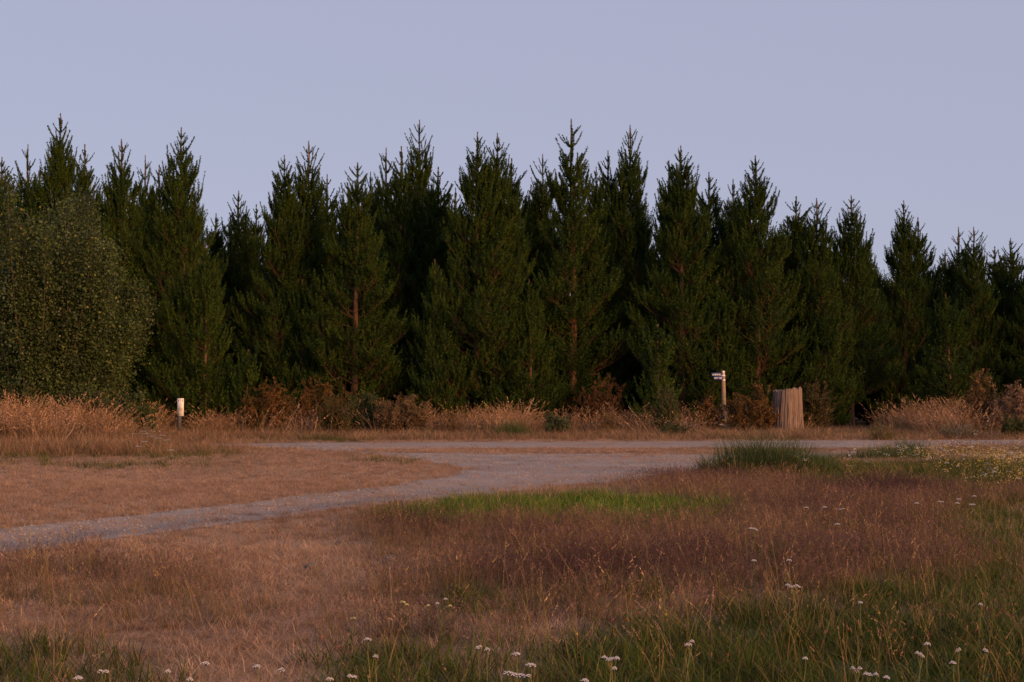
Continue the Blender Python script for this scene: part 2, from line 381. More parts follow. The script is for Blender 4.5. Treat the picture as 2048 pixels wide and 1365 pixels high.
def make_pine(seed, H, Rad, sparse=1.0, bare=0.0, leader=1.6, low=.25, power=.7, fork=False):
    r = np.random.default_rng(seed)
    wood = MB(); limb = MB()
    zt = np.linspace(0, H - .15, 14); sway = np.cumsum(r.normal(0, .02, (14, 2)), 0)
    tr = .0125 * H * (1 - zt / H) ** 1.05 + .010
    tr[0] *= 1.25
    trunk = np.column_stack([sway[:, 0], sway[:, 1], zt - 0.05 * (zt == 0)])
    bark = np.array([.115, .066, .044])
    wood.tube(trunk, tr, 7, bark)
    def tp(z): return np.array([np.interp(z, zt, sway[:, 0]), np.interp(z, zt, sway[:, 1]), z])
    P0 = []; D = []; L = []; K = []; NL = []; C = []
    g0 = np.array([.025, .051, .009]); g1 = np.array([.051, .082, .011]); g2 = np.array([.018, .038, .012])
    def shoot(p, d, l, k, nl=.13, tone=None):
        P0.append(p); D.append(d); L.append(l); K.append(k); NL.append(nl)
        q = r.random()
        c = (g0 * (1 - q) + g1 * q) if r.random() < .7 else (g0 * (1 - q) + g2 * q)
        C.append(c if tone is None else tone)
    z = low
    ztop = H - leader * 1.02
    while z < ztop:
        f = z / H
        prof = Rad * (1 - f) ** power * (.82 + .18 * min(1, z / (0.12 * H)))
        prof = min(prof, .225 * (H - z) + .03)
        a0 = r.random() * 6.28
        if z > H - leader * 1.15 - .08 * H:
            # top of the crown: upswept finger-like candles
            nb = int(r.integers(4, 7))
            for b in range(nb):
                az = a0 + b * 6.283 / nb + r.normal(0, .3); l = (prof * .8 + .30) * r.uniform(.7, 1.2)
                hd = np.array([math.cos(az), math.sin(az), r.uniform(.7, 1.3)])
                p = tp(z)
                shoot(p, hd, l, r.uniform(.5, .9), .15)
                if prof > .45:
                    u_ = unit(hd); m_ = p + u_ * l * .5 + UP * .16 * l
                    for sg in (-1, 1):
                        if r.random() < .8: shoot(m_, unit(np.array([-hd[1], hd[0], 0]) * sg * r.uniform(.3, .8) + u_ * .5 + UP * .5), l * r.uniform(.5, .8), .5, .14)
            shoot(tp(z), UP + 0, .5, 0, .16)
            z += r.uniform(.30, .46); continue
        nb = int(r.integers(5, 8))
        if r.random() > sparse: nb = max(1, nb - 4)
        for b in range(nb):
            az = a0 + b * 6.283 / nb + r.normal(0, .25)
            if f < bare and r.random() < .75: continue
            Lb = max(.4, prof * r.uniform(.5, 1.25))
            th = R(6 + 42 * f ** 1.3 + r.normal(0, 8)); cu = r.uniform(.15, .38) + .15 * f
            hd = np.array([math.cos(az), math.sin(az), 0]); lat = np.array([-hd[1], hd[0], 0])
            s0 = tp(z + r.uniform(-.12, .12))
            def bp(s): return s0 + hd * (math.cos(th) * s * Lb * (1 - .12 * s)) + UP * ((math.sin(th) * s + cu * s * s) * Lb)
            def bt(s): return unit(hd * math.cos(th) * (1 - .24 * s) + UP * (math.sin(th) + 2 * cu * s))
            ss = np.linspace(0, 1, 4)
            limb.tube([bp(s) for s in ss], np.linspace(.010 + .009 * Lb, .005, 4), 3, np.array([.085, .052, .034]) * r.uniform(.6, 1.5), cap=False)
            tipl = r.uniform(.45, .85)
            shoot(bp(1), unit(bt(1) + UP * .3), tipl, .3 + .6 * f, .14)
            for q in range(int(r.integers(2, 5))):
                sg = 1 if q % 2 else -1
                shoot(bp(.93), unit(bt(1) * .7 + lat * sg * r.uniform(.3, .9) + UP * r.uniform(.1, .6)), tipl * r.uniform(.55, 1.0), .25 + .6 * f, .14)
            ns = int(max(3, Lb / .19))
            for q in range(ns):
                s = (.12 if f > .5 else .22) + (.82 if f > .5 else .72) * (q + r.random()) / ns
                sg = 1 if (q % 2) else -1
                d = unit(bt(s) * .7 + lat * sg * r.uniform(.3, 1) + UP * r.uniform(.1, .7))
                sub = Lb * .42 * (1 - s * .5)
                if Lb > .9 and sub > .28:
                    e = bp(s) + d * sub + UP * .12 * sub
                    limb.tube([bp(s), e], [.011, .005], 3, (.085, .052, .034), cap=False)
                    for w_ in range(3):
                        ph = r.uniform(.3, 1)
                        shoot(bp(s) + d * sub * ph, unit(d * .8 + r.normal(0, .35, 3) + UP * r.uniform(.1, .7)), r.uniform(.3, .52), .2 + .5 * f, .14)
                    shoot(e, unit(d + UP * .5), r.uniform(.35, .62), .25 + .6 * f, .14)
                else:
                    shoot(bp(s), d, r.uniform(.3, .52), .55, .14)
        if f > .55:
            for q in range(2): shoot(tp(z - .1), unit(UP + r.normal(0, .35, 3)), .55, 0, .16)
        z += r.uniform(.42, .60)
    tops = [(tp(H - leader * .98), leader)]
    if fork: tops.append((tp(H - leader * 1.5) + np.array([.28, .1, 0]), leader * .95))
    for (p, ll) in tops:
        shoot(p, np.array([r.normal(0, .02), r.normal(0, .02), 1]), ll * .8, 0, .15)
        wood.tube([p, p + UP * ll * .7, p + UP * ll], [.026, .014, .008], 5, (.26, .16, .085))
        shoot(p + UP * ll * .7, UP + 0, ll * .29, 0, .09, np.array([.12, .10, .05]))
        for q in range(3):
            zz = p[2] + ll * (.12, .42, .66)[q]
            for b in range(int(r.integers(3, 5))):
                az = r.random() * 6.28; hd = np.array([math.cos(az), math.sin(az), .45])
                shoot(np.array([p[0], p[1], zz]), hd, ll * (.42, .26, .15)[q] * r.uniform(.7, 1.2), .8, .125 - .02 * q)
    V, T, c = needle_tris(P0, D, L, K, NL, C, r)
    return (wood.arrays(), limb.arrays(), (V, T, c), H)
def pine_meshes(i, P):
    w_, l_, n_, H = P
    return (mesh('trunk', w_[0], w_[1], M_bark, w_[2]), mesh('limbs', l_[0], l_[1], M_twig, l_[2]),
            mesh('crown', n_[0], n_[1], M_needle, n_[2]), H)
PINES = [pine_meshes(i, make_pine(*a, **k)) for i, (a, k) in enumerate([
    ((101, 15, 3.0), {}),
    ((102, 15, 2.7), dict(leader=2.0)),
    ((103, 15, 3.2), dict(power=.62)),
    ((104, 15, 2.9), dict(sparse=.78, leader=1.4)),
    ((105, 15, 2.5), dict(leader=2.4, fork=False, power=.8)),
    ((106, 15, 3.0), dict(fork=True, leader=1.5)),
    ((107, 15, 2.0), dict(leader=1.8, power=.75)),
    ((108, 7.5, 2.3), dict(leader=1.1, low=.15)),
    ((109, 7.5, 2.0), dict(leader=1.2, low=.15, fork=True)),
    ((110, 3.6, 1.3), dict(leader=.6, low=.1)),
    ((111, 15, 2.9), dict(low=1.9, power=.62)),
])]
def pine(u, vtop, d, k, wx, label, group='pines along the plantation edge', name='pine_tree', rot=None):
    tr, li, cr, H0 = PINES[k]
    top = at_dist(u, vtop, d)
    e = empty(name, (top[0], d, 0), label, 'tree', group)
    e.rotation_euler = (0, 0, random.random() * 6.28 if rot is None else rot)
    s = top[2] / H0; e.scale = (wx * 1.16, wx * random.uniform(1.02, 1.2), s)
    obj('trunk', tr, e); obj('limbs', li, e); obj('crown', cr, e)
    return e
PINE_LIST = [
 (5, 316, 70, 0, .95, 'dark pine half cut off by the left edge of the picture'),
 (57, 290, 76, 4, .9, 'slender pine spire behind the left half of the leafy poplar'),
 (118, 228, 71, 2, .9, 'tallest pine on the left, blunt bushy tip straight above the poplar'),
 (170, 290, 77, 6, 1.0, 'thin pine spire next right of the tall blunt pine above the poplar'),
 (243, 279, 69, 1, .95, 'pine with upswept finger branches at the right shoulder of the poplar'),
 (290, 312, 79, 4, .8, 'pale spindly pine tip between the poplar and the tall cone-shaped pine'),
 (318, 331, 74, 6, .9, 'narrow pine just left of the tall cone-shaped pine'),
 (365, 256, 69.5, 0, .9, 'tall cone-shaped pine with a sharp tip right of the poplar'),
 (432, 428, 78, 6, .9, 'short pine at the left end of the low dip in the treeline'),
 (476, 384, 76, 1, .85, 'small pine standing in the middle of the low dip in the treeline'),
 (513, 410, 80, 6, .9, 'thin pine at the right end of the low dip in the treeline'),
 (569, 312, 69, 5, .85, 'broad pine with twin tips right of the dip in the treeline'),
 (621, 283, 70, 1, .9, 'pointed pine rising highest between the dip and the bare-trunked pine'),
 (654, 350, 75, 6, .9, 'short narrow pine right beside the pointed pine left of centre'),
 (711, 325, 67, 3, .95, 'open-crowned pine with its bare reddish trunk showing left of centre'),
 (741, 345, 77, 6, .85, 'thin pine tip just right of the bare-trunked pine'),
 (773, 297, 75, 4, .9, 'slim pine two spires left of the tiered tall pine'),
 (803, 294, 72, 6, 1.0, 'slim pine touching the left side of the tiered tall pine'),
 (835, 242, 74, 1, .85, 'very tall pine left of centre with a tiered spire'),
 (876, 335, 71.5, 6, 1.1, 'rounded pine shoulder right of the tiered tall pine'),
 (910, 390, 80, 6, .9, 'low thin pine in the notch left of the broad central pine'),
 (957, 265, 67, 2, .9, 'broad central pine reaching the ground, left of its pair of sharp tips'),
 (996, 268, 68, 0, .85, 'central pine whose sharp tip is the right one of a close pair'),
 (1023, 318, 72, 6, 1.0, 'narrow pine filling the right flank of the central pair of tips'),
 (1081, 310, 73, 1, .8, 'pine with a short pointed tip left of the tall bare-leader pine'),
 (1142, 240, 69, 4, 1.1, 'tallest pine right of centre with a thin nearly bare leader'),
 (1190, 335, 72, 2, .7, 'bushy low-topped pine between the bare-leader pine and the gappy pine'),
 (1216, 303, 76, 6, .95, 'slim pine tip just left of the gappy pine spire'),
 (1262, 251, 75, 1, .9, 'tall gappy pine spire with sky showing through its upper branches'),
 (1338, 322, 73, 6, .9, 'thin pine tip directly left of the broad pine above the road sign'),
 (1361, 293, 68, 5, .95, 'broad dense pine with sharp tip up left of the street sign post'),
 (1418, 346, 71, 6, 1.0, 'narrow pine right above the street sign post'),
 (1466, 360, 73, 6, .9, 'thin pine left of the pointed pine above the tree stump'),
 (1511, 312, 68.5, 0, .9, 'pointed cone-shaped pine above and left of the tree stump'),
 (1592, 394, 72, 6, 1.05, 'narrow pine directly above the tree stump'),
 (1636, 397, 69.5, 1, .82, 'pine with tall thin tip just right above the tree stump'),
 (1698, 391, 71, 10, .8, 'pine with sharp tip at the left side of the dark gap'),
 (1734, 480, 84, 10, .7, 'low pine tip over the dark gap in the trees'),
 (1805, 402, 75, 2, .72, 'dark isolated pine with a ragged double top right of the gap'),
 (1836, 436, 78, 6, .95, 'small pine tip on the right flank of the ragged double-topped pine'),
 (1890, 500, 82, 6, .9, 'thin low pine tip in the saddle near the right side'),
 (1916, 455, 77, 4, .8, 'left one of the twin spiky pines near the right edge'),
 (1951, 455, 73, 1, .75, 'right one of the twin spiky pines near the right edge'),
 (1989, 494, 80, 6, .9, 'low thin pine between the spiky twins and the right edge'),
 (2023, 477, 74, 0, .75, 'last whole pine spire before the right edge of the picture'),
 (2066, 505, 72, 2, .7, 'pine cut off by the right edge of the picture'),
]
for a in PINE_LIST: pine(*a)
FRONT = [
 (360, 528, 63.5, 7, .85, 'young bright pine behind the small white notice sign, left of two'),
 (412, 488, 63, 8, 1.0, 'taller young pine right behind the small white notice sign'),
 (495, 700, 62, 9, .9, 'small young pine poking out right of the two young pines'),
 (868, 520, 66, 8, .75, 'slim young pine against the left flank of the broad central pine'),
 (1900, 588, 66.5, 7, 1.1, 'bushy young pine standing in front near the right edge'),
 (1060, 560, 66, 8, .9, 'young pine tucked against the right flank of the broad central pine'),
 (1318, 650, 63.5, 9, 1.15, 'low young pine in front of the wall of pines left of the sign post'),
 (1648, 600, 68, 7, .8, 'young pine at the left edge of the dark gap'),
 (1440, 560, 67, 7, .9, 'young pine directly behind the street sign post'),
 (600, 560, 67.5, 7, .9, 'young pine below the pointed pine, above the rusty gorse'),
]
for a in FRONT: pine(*a, group='young pines in front of the plantation')
# plantation behind: fills the gaps between the front crowns
for k in range(58):
    row = k % 3; u = -160 + (k // 3) * 125 + row * 41 + random.uniform(-22, 22)
    if 1680 < u < 1795 and row < 1: continue
    sl = np.interp(u, [-200, 120, 365, 470, 620, 835, 1140, 1361, 1511, 1700, 1800, 2048, 2300], [345, 320, 370, 455, 385, 355, 350, 370, 400, 480, 500, 560, 575])
    pine(u, sl + random.uniform(0, 40) + 6 * row, 79 + 5 * row + random.uniform(-1, 1), [2, 0, 6][row], random.uniform(.9, 1.1),
         'dark pine deeper in the plantation, mostly hidden behind the front trees', 'pines deeper in the plantation')
for k, u in enumerate((1690, 1722, 1752, 1786, 1815)): pine(u, 560, 97 + 2 * (k % 2), 2, 1.0, 'dark pine deeper in the plantation, mostly hidden behind the front trees', 'pines deeper in the plantation')
for (u, v, d, k) in [(-90, 300, 72, 1), (-190, 320, 71, 0), (2150, 490, 73, 1), (2250, 500, 72, 0)]:
    pine(u, v, d, k, .9, 'pine of the plantation edge standing just outside the picture', 'pines outside the frame')

# ------------------------------------------------------------------ broadleaf helper
def leaf_quads(P, size, r, col, elong=1.2, updir=None):
    m = len(P); nrm = unit(r.normal(size=(m, 3)) + (0 if updir is None else updir))
    a = unit(np.cross(nrm, r.normal(size=(m, 3)))); b = np.cross(nrm, a)
    s = (size * r.uniform(.65, 1.25, m))[:, None] * .5
    V = np.stack([P - a * s * elong, P - b * s * .8 + nrm * s * .15, P + a * s * elong, P + b * s * .8 + nrm * s * .15], 1).reshape(-1, 3)
    i = np.arange(m) * 4
    T = np.concatenate([np.stack([i, i + 1, i + 2], 1), np.stack([i, i + 2, i + 3], 1)])
    return V, T, np.repeat(col, 4, 0)
def make_poplar():
    r = np.random.default_rng(61)
    d = 58.0; base = at_dist(118, 800, d); base[2] = 0
    e = empty('poplar_tree', base, 'big bushy grey-green poplar with many upright stems at the left edge', 'tree')
    ppm = F / d; H = CAM_H + (HORIZON - 372) / F * d
    wood = MB(); pts = []; cols = []
    stems = []
    for k in range(44):
        a = (k + r.random()) / 44 * 2 - 1                     # -1..1 fan position
        y0 = r.uniform(-1.7, 1.5)
        x0 = a * 1.0 + r.normal(0, .25)
        hh = H * (1 - .42 * abs(a) ** 2.0) * r.uniform(.74, 1.0)
        if k in (13, 20, 24, 29): hh = H * r.uniform(.96, 1.0)
        xs = a * 3.05 * r.uniform(.72, 1.04); ys = y0 + y0 * 1.1
        t = np.linspace(0, 1, 9)
        # fan outwards first, then turn upright
        X = x0 + (xs - x0) * (1 - (1 - t) ** 1.35); Y = y0 + (ys - y0) * (1 - (1 - t) ** 1.35)
        P = np.column_stack([X + .06 * r.normal(size=9).cumsum() * .5, Y, hh * t])
        wood.tube(P, np.linspace(.05, .007, 9), 5, np.array([.075, .058, .042]) * r.uniform(.8, 1.2))
        stems.append(P)
        nb = 30
        for q in range(nb):
            s = .06 + .92 * (q + r.random()) / nb
            p = np.array([np.interp(s, t, P[:, c]) for c in range(3)])
            az = r.random() * 6.28; bl = r.uniform(.4, 1.3) * (1 - .55 * s)
            dd = unit(np.array([math.cos(az) * .75, math.sin(az) * .75, r.uniform(.55, 1.3)]))
            en = p + dd * bl
            wood.tube([p, p + dd * bl * .5, en], [.014, .009, .004], 3, (.08, .06, .04), cap=False)
            m = int(135 * bl + 42)
            f = r.random(m)[:, None]
            pp = p + (en - p) * f + r.normal(0, .23, (m, 3))
            pts.append(pp)
            tone = r.uniform(.6, 1.4)
            g = np.array([.043, .066, .018]) * tone
            c = g * r.uniform(.7, 1.35, (m, 1)); gray = r.random(m) < .05
            c[gray] = np.array([.12, .135, .095]) * r.uniform(.7, 1.1, (gray.sum(), 1))
            yel = r.random(m) < .02; c[yel] = (.20, .19, .05)
            cols.append(c)
    P = np.concatenate(pts); C = np.concatenate(cols)
    k = P[:, 2] > .3
    V, T, c = leaf_quads(P[k], .105, r, C[k], 1.1)
    obj('stems', mesh('stems', *wood.arrays()[:2], M_bark, wood.arrays()[2]), e)
    obj('crown', mesh('crown', V, T, M_leaf, c), e)
make_poplar()

# ------------------------------------------------------------------ shrubs
def shrub(name, u0, u1, vtop, d, label, c0, c1, n_stem=26, leaf=.05, per=60, elong=2.5, depth=None, stem=(.15, .09, .055), group=None, cat='shrub', seed=None, arch=.0, spread=1.0, leafy=1.0):
    r = np.random.default_rng(abs(hash((u0, u1, vtop))) % 100000 if seed is None else seed)
    a = at_dist(u0, 860, d)[0]; b = at_dist(u1, 860, d)[0]; W = (b - a) / 2; H = at_dist((u0 + u1) / 2, vtop, d)[2] / (1 - .45 * arch)
    depth = depth or min(W, 1.2)
    e = empty(name, ((a + b) / 2, d, 0), label, cat, group)
    wood = MB(); P = []; C = []
    c0 = np.array(c0); c1 = np.array(c1)
    for k in range(n_stem):
        x0 = r.uniform(-.75, .75) * W * spread; y0 = r.uniform(-.5, .5) * depth
        az = r.random() * 6.28
        hh = H * r.uniform(.4, 1.08) * math.sqrt(max(.12, 1 - (x0 / (W * 1.05)) ** 2))
        ox = math.cos(az) * .28 * W; oy = math.sin(az) * .35 * depth
        t = np.linspace(0, 1, 5)
        zz = hh * (t - arch * t ** 3 * .55)
        Q = np.column_stack([x0 + ox * t ** 1.3, y0 + oy * t ** 1.3, zz]) + np.vstack([np.zeros(3), r.normal(0, .04, (4, 3))])
        wood.tube(Q, np.linspace(.016, .004, 5), 3, np.array(stem) * r.uniform(.7, 1.3), cap=False)
        tone = r.random()
        for q in range(9):
            s = .22 + .78 * (q + r.random()) / 9
            p = np.array([np.interp(s, t, Q[:, i]) for i in range(3)])
            dd = unit(r.normal(0, 1, 3) * [1, 1, .6] + UP * .7); bl = r.uniform(.12, .4) * min(1.2, H / 1.3)
            wood.tube([p, p + dd * bl], [.006, .002], 3, np.array(stem) * 1.1, cap=False)
            m = int(per * bl * leafy) + 2
            P.append(p + dd * bl * r.random((m, 1)) + r.normal(0, .035, (m, 3)))
            f = np.clip(tone + r.normal(0, .25, (m, 1)), 0, 1)
            C.append((c0 * (1 - f) + c1 * f) * r.uniform(.7, 1.3, (m, 1)))
    P = np.concatenate(P); C = np.concatenate(C); P[:, 2] = np.maximum(P[:, 2], .03)
    V, T, c = leaf_quads(P, leaf, r, C, elong)
    w_ = wood.arrays()
    obj('stems', mesh('stems', w_[0], w_[1], M_twig, w_[2]), e)
    obj('foliage', mesh('foliage', V, T, M_shrub, c), e)
    return e
RUST0, RUST1 = (.05, .045, .014), (.15, .068, .02)
OLIV0, OLIV1 = (.036, .042, .012), (.085, .066, .024)
GRN0, GRN1 = (.035, .055, .018), (.07, .085, .03)
PINK0, PINK1 = (.17, .11, .065), (.30, .19, .12)
SH = 'shrubs along the foot of the pines'
shrub('gorse_bush', 478, 590, 768, 61, 'rusty orange-tinged gorse bush right of the two young pines', RUST0, RUST1, 44, group=SH)
shrub('gorse_bush', 575, 700, 752, 62, 'tallest rusty gorse bush under the pointed pine', OLIV0, RUST1, 50, group=SH)
shrub('broom_bush', 625, 705, 800, 59, 'olive broom bush with fine twigs in front of the tall gorse', OLIV0, OLIV1, 40, leaf=.04, group=SH)
shrub('bramble_thicket', 690, 800, 792, 60.5, 'dark green bramble thicket with glossy leaves between two brown bushes', GRN0, GRN1, 44, leaf=.075, elong=1.1, arch=.8, group=SH)
shrub('broom_bush', 745, 860, 795, 59, 'brown feathery broom bush left of the broad central pine', OLIV1, PINK0, 54, leaf=.045, group=SH)
shrub('dead_weed', 862, 925, 828, 58, 'low brown weed clump at the left foot of the broad central pine', OLIV1, PINK0, 22, leaf=.04, per=35, group=SH)
shrub('gorse_bush', 1160, 1250, 752, 64, 'rust-coloured dead shrub under the tall bare-leader pine', (.06, .035, .016), (.11, .05, .022), 36, group=SH)
shrub('leafy_shrub', 1088, 1142, 828, 58, 'small fresh green leafy shrub on the verge right of centre', (.045, .07, .03), (.07, .095, .045), 30, leaf=.06, elong=1.3, group=SH)
shrub('broom_bush', 1200, 1232, 800, 59, 'thin upright dry broom right of the small green shrub', OLIV1, PINK0, 14, leaf=.03, per=30, group=SH)
shrub('broom_bush', 1305, 1352, 778, 60, 'upright dark green broom with thin straight stems', GRN0, GRN1, 30, leaf=.04, per=40, elong=3, group=SH)
shrub('leafy_shrub', 1312, 1375, 845, 57, 'low round green shrub left of the flowering daisies', GRN0, (.06, .085, .04), 26, leaf=.05, elong=1.3, group=SH)
shrub('gorse_bush', 1395, 1440, 790, 62, 'thin rusty shrub just left of the street sign post', RUST0, RUST1, 24, per=40, group=SH)
shrub('gorse_bush', 1458, 1552, 770, 61.5, 'brown dry gorse bush between the sign post and the stump', OLIV1, RUST1, 48, group=SH)
shrub('gorse_bush', 1596, 1662, 765, 63.5, 'olive bush growing behind the right side of the stump', OLIV0, OLIV1, 40, group=SH)
shrub('gorse_bush', 1925, 2000, 750, 60, 'orange-olive gorse bush standing above the dry grass near the right edge', RUST0, (.20, .11, .045), 46, group=SH)
shrub('dry_bush', 1975, 2085, 765, 59, 'pinkish dry bush at the right edge behind the road', PINK0, PINK1, 60, leaf=.045, group=SH)
shrub('dry_bush', 2070, 2180, 770, 59.5, 'pinkish dry bush just outside the right edge', PINK0, PINK1, 50, leaf=.045, group=SH)
shrub('leafy_shrub', 1995, 2060, 832, 55, 'dark green low shrub at the right edge by the road', GRN0, GRN1, 30, leaf=.06, elong=1.2, group=SH)
shrub('bramble_thicket', -60, 130, 772, 55, 'bramble thicket at the left edge below the poplar', GRN0, (.06, .07, .028), 70, leaf=.085, elong=1.15, arch=.9, group=SH)
shrub('bramble_thicket', 110, 235, 775, 54.5, 'bramble thicket in front of the poplar stems', GRN0, (.075, .09, .03), 60, leaf=.085, elong=1.15, arch=.9, group=SH)
shrub('bramble_thicket', 205, 318, 790, 54, 'bramble thicket with arching canes left of the white notice sign', GRN0, (.065, .085, .03), 60, leaf=.085, elong=1.15, arch=.9, group=SH)
shrub('leafy_shrub', 1880, 1962, 846, 54, 'bushy green plant dotted with tiny white flowers by the road', (.05, .07, .03), (.30, .29, .24), 40, leaf=.035, elong=1.1, group=SH)
shrub('leafy_shrub', 1735, 1792, 848, 52.5, 'yellow-green weed clump on the verge before the dark gap', (.06, .075, .02), (.20, .18, .07), 24, leaf=.035, per=40, elong=1.2, group=SH)

# dead bare shrub next to the stump
def bare_shrub(u, vtop, vb, label):
    r = np.random.default_rng(5); d = float(ground_at(u, vb)[1]); top = at_dist(u, vtop, d)
    e = empty('dead_shrub', (top[0], d, 0), label, 'shrub'); H = top[2]
    m = MB(); st = MB(); c = (.30, .22, .15)
    st.tube([(0, 0, 0), (-.03, 0, H * .35), (-.06, .02, H * .62)], [.05, .04, .03], 6, c)
    for k in range(10):
        z = H * (.5 + .12 * r.random()); az = r.random() * 6.28; l = H * r.uniform(.25, .5)
        dd = np.array([math.cos(az), math.sin(az) * .6, r.uniform(.35, 1.3)]); dd = unit(dd)
        p = np.array([-.05, .02, z]); q = p + dd * l * .6 + r.normal(0, .03, 3); en = q + unit(dd + np.array([0, 0, r.uniform(-.6, .3)])) * l * .4
        m.tube([p, q, en], [.022, .014, .005], 4, c, cap=False)
        for s in range(3):
            b = p + (en - p) * r.uniform(.4, .9); m.tube([b, b + unit(r.normal(size=3) + dd) * l * .3], [.008, .003], 3, c, cap=False)
    st.build('trunk', M_twig, e); m.build('branches', M_twig, e)
bare_shrub(1642, 765, 862, 'bare pale dead shrub with forked twigs right of the stump')

# ------------------------------------------------------------------ stump
def make_stump():
    d = 62.0; bx = at_dist(1576, 866, d)[0]
    e = empty('tree_stump', (bx, d, 0), 'massive weathered cracked tree stump standing upright beside the road', 'stump')
    ppm = F / d; H = CAM_H + (HORIZON - 779) / F * d
    na, nz = 300, 46; A = np.linspace(0, 2 * np.pi, na, endpoint=False)
    V = []; C = []
    r = np.random.default_rng(3)
    def per(a, fr, s): return fbm(np.cos(a) * fr + 7, np.sin(a) * fr + 7, s, 3)
    for k in range(nz):
        t = k / (nz - 1); z1 = t * 2.0
        W = A + .10 * (fbm(np.cos(A) * 3 + z1 * .5, np.sin(A) * 3 - z1 * .4, 33) - .5) + .03 * np.sin(z1 * 2.1 + A * 3)
        cx, sx = np.cos(W), np.sin(W)
        big = fbm(cx * 2.3 + 5, sx * 2.3 + 5 + z1 * .08, 4, 2) - .5
        f1 = np.abs(fbm(cx * 4.2 + 3, sx * 4.2 + z1 * .16, 1, 3) - .5) * 2          # 0 in the cracks
        f2 = np.abs(fbm(cx * 15 + 9, sx * 15 + z1 * .5, 2, 2) - .5) * 2
        crack = np.exp(-(f1 / .085) ** 2); crack2 = np.exp(-(f2 / .10) ** 2)
        rad = .70 - .075 * t + .05 * (1 - t) ** 7
        rr = rad * (1 + .30 * big) - .085 * crack * np.clip(1.2 - t, .15, 1) - .012 * crack2 - .03 * fbm(cx * 30, sx * 30 + z1, 6, 2)
        top = H + .06 * np.cos(A) + .16 * (per(A, 5, 8) - .5) + .08 * (per(A, 16, 9) - .5) - .10 * crack
        z = -.03 + (top + .03) * t
        V.append(np.column_stack([rr * np.cos(A), rr * np.sin(A) * .92, z]))
        st = fbm(cx * 12 + 2, sx * 12 + z1 * .3, 44, 3)[:, None]
        b = np.array([.205, .152, .128])[None] * (.35 + 1.25 * st) * (1 - .15 * crack2[:, None])
        C.append(b)
    for k, (s, dz) in enumerate([(.90, .0), (.72, -.10), (.35, -.18), (.0, -.2)]):
        Vt = V[nz - 1].copy(); Vt[:, :2] *= s; Vt[:, 2] += dz + .06 * (per(A, 9, 30 + k) - .5); V.append(Vt); C.append(np.tile([[.13, .10, .085]], (na, 1)))
    n = len(V); V = np.concatenate(V); C = np.concatenate(C)
    I = np.arange(n * na).reshape(n, na); J = np.roll(I, -1, 1)
    Q = np.stack([I[:-1], J[:-1], J[1:], I[1:]], -1).reshape(-1, 4)
    m, nn, l, p = mat_new('weathered_wood')
    a = nn.new('ShaderNodeAttribute'); a.attribute_name = 'Col'; tc = nn.new('ShaderNodeTexCoord')
    mp = nn.new('ShaderNodeMapping'); mp.inputs['Scale'].default_value = (5, 5, .7); l.new(tc.outputs['Object'], mp.inputs[0])
    t = nn.new('ShaderNodeTexNoise'); t.inputs['Scale'].default_value = 4; t.inputs['Detail'].default_value = 9; t.inputs['Roughness'].default_value = .65
    l.new(mp.outputs[0], t.inputs['Vector'])
    mr = nn.new('ShaderNodeMapRange'); mr.inputs[1].default_value = .32; mr.inputs[2].default_value = .68; mr.inputs[3].default_value = .65; mr.inputs[4].default_value = 1.25
    l.new(t.outputs['Fac'], mr.inputs[0])
    x = nn.new('ShaderNodeMix'); x.data_type = 'RGBA'; x.blend_type = 'MULTIPLY'; x.inputs[0].default_value = 1
    l.new(a.outputs['Color'], x.inputs[6]); l.new(mr.outputs[0], x.inputs[7]); l.new(x.outputs[2], p.inputs['Base Color'])
    b = nn.new('ShaderNodeBump'); b.inputs['Strength'].default_value = .5; b.inputs['Distance'].default_value = .02
    l.new(t.outputs['Fac'], b.inputs['Height']); l.new(b.outputs[0], p.inputs['Normal'])
    p.inputs['Roughness'].default_value = .9; p.inputs['Specular IOR Level'].default_value = .15
    obj('wood', mesh('wood', V, Q, m, C), e)
    # slivers of splitting wood standing proud of the trunk
    for k in range(4):
        aa = -math.pi / 2 + r.uniform(-1.1, 1.1); s = MB(); z0 = r.uniform(.0, .7); z1 = z0 + r.uniform(.5, 1.1); rr = .655
        pts = [(rr * math.cos(aa + .02 * q), rr * math.sin(aa + .02 * q) * .95, z0 + (z1 - z0) * q / 3) for q in range(4)]
        s.tube(pts, [.014, .022, .02, .008], 4, np.array([.26, .19, .145]) * r.uniform(.8, 1.1)); s.build('sliver', m, e)
make_stump()

# ------------------------------------------------------------------ street sign post
def text_mesh(body, size, mat, ext=.004):
    cu = bpy.data.curves.new('lettering', 'FONT'); cu.body = body; cu.size = size; cu.extrude = ext
    cu.align_x = 'CENTER'; cu.align_y = 'CENTER'; cu.offset = size * .012
    o = bpy.data.objects.new('tmp_text', cu); COL.objects.link(o)
    bpy.context.view_layer.update()
    me = bpy.data.meshes.new_from_object(o.evaluated_get(bpy.context.evaluated_depsgraph_get()))
    bpy.data.objects.remove(o); bpy.data.curves.remove(cu)
    me.name = 'lettering'; me.materials.clear(); me.materials.append(mat); return me
M_white = mat_plain('white_paint', (.80, .78, .76), .5, .4, wear=.06)
M_blue = mat_plain('blue_enamel', (.030, .055, .20), .45, .5, wear=.1)
M_yellow = mat_plain('yellow_paint', (.75, .45, .03), .5, .4, wear=.1)
M_steel = mat_plain('bright_steel', (.85, .83, .80), .4, .6, wear=.05)
M_ink = mat_plain('black_ink', (.03, .03, .032), .6, .3, wear=.05)
M_grey = mat_plain('grey_timber', (.10, .10, .115), .85, .2, wear=.2, scale=14)
M_greyink = mat_plain('grey_ink', (.32, .30, .30), .6, .3, wear=.05)
M_post = mat_col('post_timber', .9, .15, (.7, .02), .3, 14)
def rot_part(o, z): o.rotation_euler = (0, 0, z)
